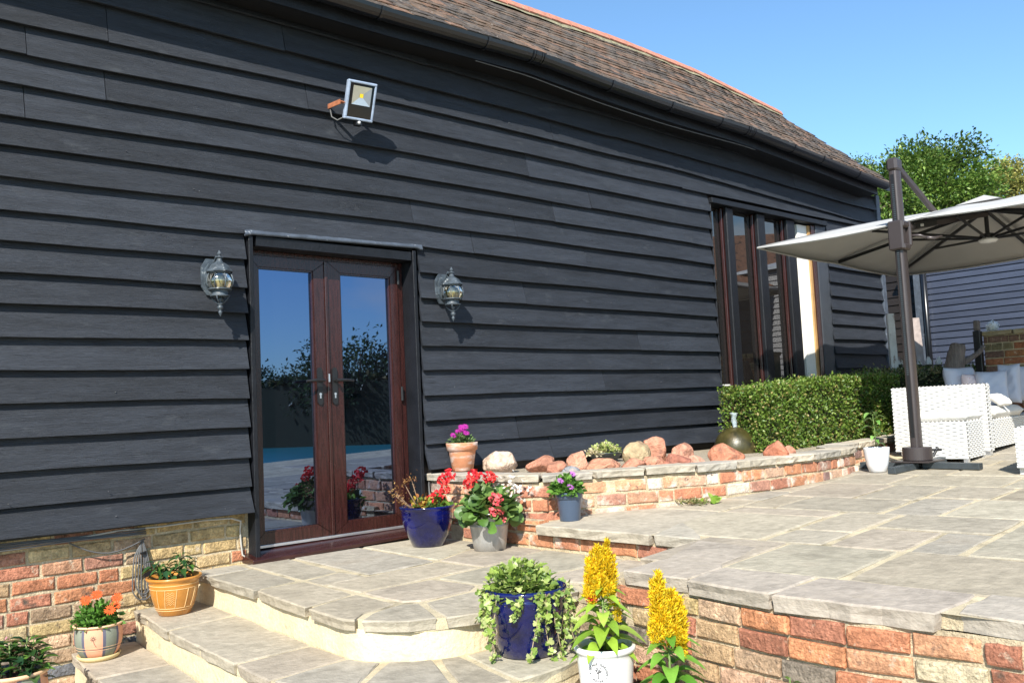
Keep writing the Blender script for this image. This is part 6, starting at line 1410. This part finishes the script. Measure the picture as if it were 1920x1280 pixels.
pyd('shed_roof', [(SX - .1, y1 + .1, 2.96), (SX - .1, y1 - 5.4, 2.96), (SX + 2.0, y1 - 5.4, 3.45), (SX + 2.0, y1 + .1, 3.45), (SX - .1, y1 + .1, 3.0), (SX - .1, y1 - 5.4, 3.0), (SX + 2.0, y1 - 5.4, 3.5), (SX + 2.0, y1 + .1, 3.5)], [(0, 1, 5, 4), (4, 5, 6, 7), (0, 4, 7, 3), (0, 3, 2, 1), (3, 7, 6, 2)], mk('pale_roof_sheet', (0.50, 0.55, 0.62), .6), sh)
yp = px_(1742, 600, SX)[1]; MB().tube([(SX - .07, yp, 2.95), (SX - .07, yp, .3)], .038, 12).build('downpipe', MT['gutter'], sh, smooth=True)
lk = empty('link_building', (14.0, 1.6, .3), 'dark shaded boarded wall between the barn corner and the outbuilding', 'building')
z = .2
while z < 2.7:
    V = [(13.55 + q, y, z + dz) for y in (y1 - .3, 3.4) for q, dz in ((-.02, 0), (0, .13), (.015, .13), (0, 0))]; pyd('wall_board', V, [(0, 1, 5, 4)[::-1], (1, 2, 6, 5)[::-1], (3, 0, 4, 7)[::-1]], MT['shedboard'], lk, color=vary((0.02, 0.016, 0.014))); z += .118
MB().box((13.57, y1 - .3, .1), (15.5, 3.4, 2.75)).build('wall_body', MT['dark'], lk)
def plank(px0, px1, py0, py1, pxb, dep, name, mat, lab, cat, pointed=False, grp=None, band=None, rnd=False):
    a = pd((px0 + px1) / 2, py0, dep); b = pd(pxb, py1, dep); w_ = (px1 - px0) * dep / FOC; r_ = Vector((RM[0][0], RM[0][1], 0)).normalized(); dn = Vector((b - a)); V = []; th = Vector((r_.y, -r_.x, 0)) * .022
    A = Vector(a); tips = [A - r_ * w_ / 2 + Vector((0, 0, -.055 if pointed else -.02 if rnd else 0)), A + (Vector((0, 0, 0)) if pointed else -r_ * w_ * .2), A if pointed else A + r_ * w_ * .3, A + r_ * w_ / 2 + Vector((0, 0, -.055 if pointed else -.02 if rnd else 0))]
    B = A + dn; B.z = b[2]; low = [B + r_ * w_ / 2, B - r_ * w_ / 2]; pts = ([tips[0], tips[1], tips[3]] if pointed else tips) + low; n = len(pts)
    V = [p + th for p in pts] + [p - th for p in pts]; return pyd(name, V, [tuple(range(n))[::-1], tuple(range(n, 2 * n))] + [(i, (i + 1) % n, (i + 1) % n + n, i + n) for i in range(n)], mat, None)
o = plank(1662, 1675, 588, 760, 1683, 10.9, 'old_board', MT['oldwhite'], '', ''); tag(o, 'tall flaking white board standing beside the barn corner', 'board')
o = plank(1708, 1722, 596, 760, 1735, 11.2, 'old_board', mk('grey_brown_board', (0.36, 0.30, 0.28), .8, var=.3, vs=10), '', ''); tag(o, 'tall greyish brown board standing behind the umbrella pole', 'board')
fn = empty('picket_fence', tuple(pd(1720, 745, 11.0)), 'low fence of pale tipped pickets behind the dark hedge', 'fence')
for i, (a, b, c_) in enumerate(((1681, 1691, 669), (1699, 1709, 670), (1718, 1727, 674), (1735, 1745, 668), (1754, 1764, 668))):
    q = plank(a, b, c_, 683, (a + b) / 2 + 1, 11.0, 'picket', MT['oldwhite'], '', '', pointed=True); q.parent = fn; q.matrix_parent_inverse = wm(fn).inverted()
    q = plank(a, b, 683.3, 760, (a + b) / 2 + 5, 11.0, 'picket_base', MT['dark'], '', ''); q.parent = fn; q.matrix_parent_inverse = wm(fn).inverted()
g0, g1 = pd(1670, 705, 11.05), pd(1775, 700, 11.05); MB().bar(tuple(g0), tuple(g1), .03, .06).build('fence_rail', MT['dark'], fn)
# brick garden wall at the right
WXR = 10.9; yw = px_(1845, 650, WXR)[1]; zc_ = px_(1845, 622, WXR)[2]
gw = empty('garden_wall', (WXR, yw - 1, .3), 'old brick garden wall with stone coping at the right behind the cushions', 'wall')
MB().box((WXR + .012, yw - 3, .2), (WXR + .3, yw, zc_ - .05)).build('wall_core', MT['mortar'], gw)
lay_bricks(gw, [(WXR, yw - .0), (WXR, yw - 1.9)][::1], lambda x: zc_ - .055, 13, .0835, .068, .212, .102, 'gw', MT['brick'], lambda x, y, z: vary(random.choice([(0.30, 0.12, 0.06), (0.24, 0.17, 0.08), (0.20, 0.12, 0.09), (0.36, 0.16, 0.07), (0.22, 0.18, 0.10)])), joint=.012, headers=.35)
y = yw + .03
while y > yw - 1.9: l_ = random.uniform(.3, .45); slab([(WXR - .05, y), (WXR + .32, y), (WXR + .32, y - l_), (WXR - .05, y - l_)], lambda x: zc_, .05, gw, gap=.004, name='coping_stone', color=(0.36, 0.30, 0.19)); y -= l_
bc = px_(1861, 611, WXR + .12); t = empty('ball_ornament', tuple(bc), 'white petalled ball ornament on the garden wall', 'ornament')
R_ = 10.5 * float(RM[2] @ (bc - EYE)) / FOC
MB().lathe([(max(R_ * .93 * math.sin(a), .001), -R_ * .93 * math.cos(a)) for a in np.linspace(0, math.pi, 12)], tuple(bc), 18).build('ball_core', MT['white'], t, smooth=True); petal_ball(bc, R_ * .98, 150, [(0.85, 0.85, 0.85)], t, 'petals', psize=.38, squash=1.0)
bp_ = pd(1838, 690, 10.2); a_ = pd(1838, 603, 10.2); t = empty('black_post', tuple(bp_), 'black timber post with frayed pale top against the garden wall', 'post')
MB().bar((bp_[0], bp_[1], .3), (bp_[0], bp_[1], a_[2] - .1), .075, .075).build('post', MT['dark'], t, bevel=.006); MB().bar((bp_[0], bp_[1], a_[2] - .1), (bp_[0] + .01, bp_[1], a_[2] + .02), .06, .06).build('frayed_top', MT['drift'], t, bevel=.01)
# driftwood
dd_ = 9.9; D3 = lambda x, y: pd(x, y, dd_); t = empty('driftwood', tuple(D3(1792, 690)), 'bleached driftwood stump with a side branch on a plinth behind the cushions', 'driftwood')
mb = MB(); pts = [D3(1790, 735), D3(1790, 705), D3(1791, 685), D3(1793, 665), D3(1796, 652), D3(1797, 645)]; mb.tube(pts, [.10, .098, .095, .088, .080, .07], 14)
mb.V = [tuple(np.array(v) + rng.normal(0, .004, 3)) for v in mb.V]; mb.build('stump', MT['drift'], t, smooth=True)
MB().tube([D3(1800, 682), D3(1812, 676), D3(1825, 668), D3(1836, 660), D3(1845, 648)], [.035, .036, .028, .026, .022], 10).build('branch', MT['drift'], t, smooth=True)
# trees
def tree(base, h, crown_c, rx, ry, rz_, n, size, cols, lab, grp='trees beyond the buildings', seed=1):
    r = np.random.default_rng(seed); t = empty('tree', tuple(base), lab, 'tree', grp); mb = MB(); c = np.array(crown_c, float); b = np.array(base, float)
    mb.tube([b, (b * .6 + c * .4) + r.normal(0, .1, 3) * [1, 1, 0], c - [0, 0, rz_ * .3]], [h * .03, h * .022, h * .012], 8)
    cl = nv(r.normal(0, 1, (60, 3))) * r.uniform(.45, .98, (60, 1)); cl[:, 2] = np.where(cl[:, 2] < -.55, -.5, cl[:, 2]); cen = c + cl * [rx, ry, rz_]
    for q in cen[:26]: mb.tube([c - [0, 0, rz_ * .5], (c + q) / 2 + r.normal(0, .1, 3), q], [h * .010, h * .006, h * .002], 5)
    mb.build('trunk', MT['bark'], t, smooth=True)
    ci = r.integers(0, len(cen), n); rad = np.array([rx, ry, rz_]) * .34; P = cen[ci] + nv(r.normal(0, 1, (n, 3))) * (r.random((n, 1)) ** .45) * rad * r.uniform(.7, 1.25, (n, 1))
    D = nv(P - c + r.normal(0, 1.2, (n, 3)) * rx * .5); g = .6 + .8 * r.random(60); C = np.array(cols)[r.integers(0, len(cols), n)] * (g[ci] * r.uniform(.75, 1.25, n))[:, None]
    V, F, C = leaves_arrays(P, D, nv(r.normal(0, .7, (n, 3)) + [0, 0, 1]), size * r.uniform(.6, 1.3, n), .7, 'dia', fold=.15, droop=.3, cols=C); npm('crown', V, F, MT['leaf'], t, C); return t
TC = [(0.12, 0.20, 0.035), (0.09, 0.16, 0.025), (0.18, 0.26, 0.05), (0.06, 0.12, 0.02)]
c1 = pd(1735, 395, 19); tree((c1[0], c1[1], -.5), 6.5, c1, 1.5, 1.5, 1.45, 42000, .095, TC, 'large round bright green tree behind the umbrella pole', seed=3)
c2 = pd(1895, 375, 23); tree((c2[0], c2[1], -.5), 6, c2, 1.05, 1.2, .9, 17000, .095, [(0.24, 0.24, 0.06), (0.17, 0.20, 0.05), (0.30, 0.27, 0.07)], 'yellowing olive tree at the right picture edge beyond the canopy', seed=4)
c3 = pd(1665, 400, 17); tree((c3[0], c3[1], -.5), 5, c3, .75, .8, .75, 9000, .08, TC, 'small tree filling the gap right behind the barn eaves', seed=5)
c4 = pd(1608, 300, 20); tree((c4[0], c4[1], -.5), 6, c4 - [0, 0, .35], .35, .4, .45, 900, .07, TC, 'wispy young tree top just showing over the roof tiles', seed=6)
# what stands on the camera side of the terrace (seen in the door and window glass)
def mir(px, py, dep, pl=0.11): p = EYE + ray(px, py) * dep; return np.array([p[0], 2 * pl - p[1], p[2]])
def mirz(px, py, z, pl=0.11): p = pz(px, py, z); return np.array([p[0], 2 * pl - p[1], p[2]])
zf = 0.13
o = pyd('pool', [tuple(mirz(a, b, zf)) for a, b in ((430, 842), (760, 830), (760, 868), (430, 884))], [(0, 1, 2, 3)], MT['water']); tag(o, kind='structure')
for i, (px, row, dep, r_) in enumerate(((455, 745, 34, 1.5), (510, 760, 33, 1.6), (560, 745, 35, 1.5), (640, 735, 28, 1.5), (672, 705, 27, 1.7), (715, 730, 28, 1.6), (760, 745, 30, 1.6))):
    c = mir(px, row, dep); tree((c[0], c[1], .3), 3, c, r_, r_, r_ * .85, 2600, .16, [(0.04, 0.07, 0.02), (0.06, 0.10, 0.03), (0.03, 0.05, 0.02)], ['leftmost dark shrub across the pool reflected in the left door leaf', 'squat dark shrub in the middle of the left leaf reflection', 'dark shrub reflected beside the left door handle', 'dark tree reflected just right of the right door handle', 'tallest dark tree reflected in the right door leaf', 'dark tree reflected at the hinge side of the right door leaf', 'outermost dark tree beyond the right door leaf reflection'][i], grp=['shrubs reflected in the left door leaf', 'trees reflected in the right door leaf'][i > 2], seed=20 + i)
# boarded barn opposite, mirrored in the big window
o1, o2 = mir(1290, 640, 15, .12), mir(1560, 640, 15, .12); e = nv(o2 - o1); e[2] = 0; e = nv(e); nr_ = np.array([-e[1], e[0], 0]); 
if nr_ @ (np.array([8, 0, 0]) - o1) < 0: nr_ = -nr_
ob = empty('opposite_barn', tuple(o1), 'boarded outbuilding with tiled roof reflected in the big window', 'building'); z = .2
while z < 2.7:
    V = [tuple(np.array([p[0], p[1], 0]) + nr_ * q + [0, 0, z + dz]) for p in (o1 - e * 3, o2 + e * 3) for q, dz in ((.03, 0), (0, .2), (-.02, .2), (0, 0))]
    pyd('wall_board', V, [(0, 4, 5, 1), (3, 7, 4, 0)], MT['shedboard'], ob, color=vary((0.05, 0.045, 0.04))); z += .18
a, b = o1 - e * 3.3, o2 + e * 3.3
pyd('opposite_roof', [tuple([*(a + nr_ * .3)[:2], 2.7]), tuple([*(b + nr_ * .3)[:2], 2.7]), tuple([*(b - nr_ * 1.6)[:2], 3.9]), tuple([*(a - nr_ * 1.6)[:2], 3.9]), tuple([*(a - nr_ * 3.5)[:2], 2.7]), tuple([*(b - nr_ * 3.5)[:2], 2.7])], [(0, 1, 2, 3), (3, 2, 5, 4)], MT['tile'], ob, color=(0.30, 0.15, 0.09))

a1, a2 = mir(400, 800, 30), mir(860, 790, 26); fr_h = [(a2[0], a2[1]), (a1[0], a1[1])] if False else [(a1[0], a1[1]), (a2[0], a2[1])]
ht_ = hedge([(p[0], p[1]) for p in (a1, (a1 + a2) / 2, a2)], 1.2, .1, [1.9, 2.1, 2.0], 6000, .22, [(0.03, 0.05, 0.015), (0.05, 0.07, 0.02)], 'long dark hedge beyond the pool reflected across both door leaves', grp=None)
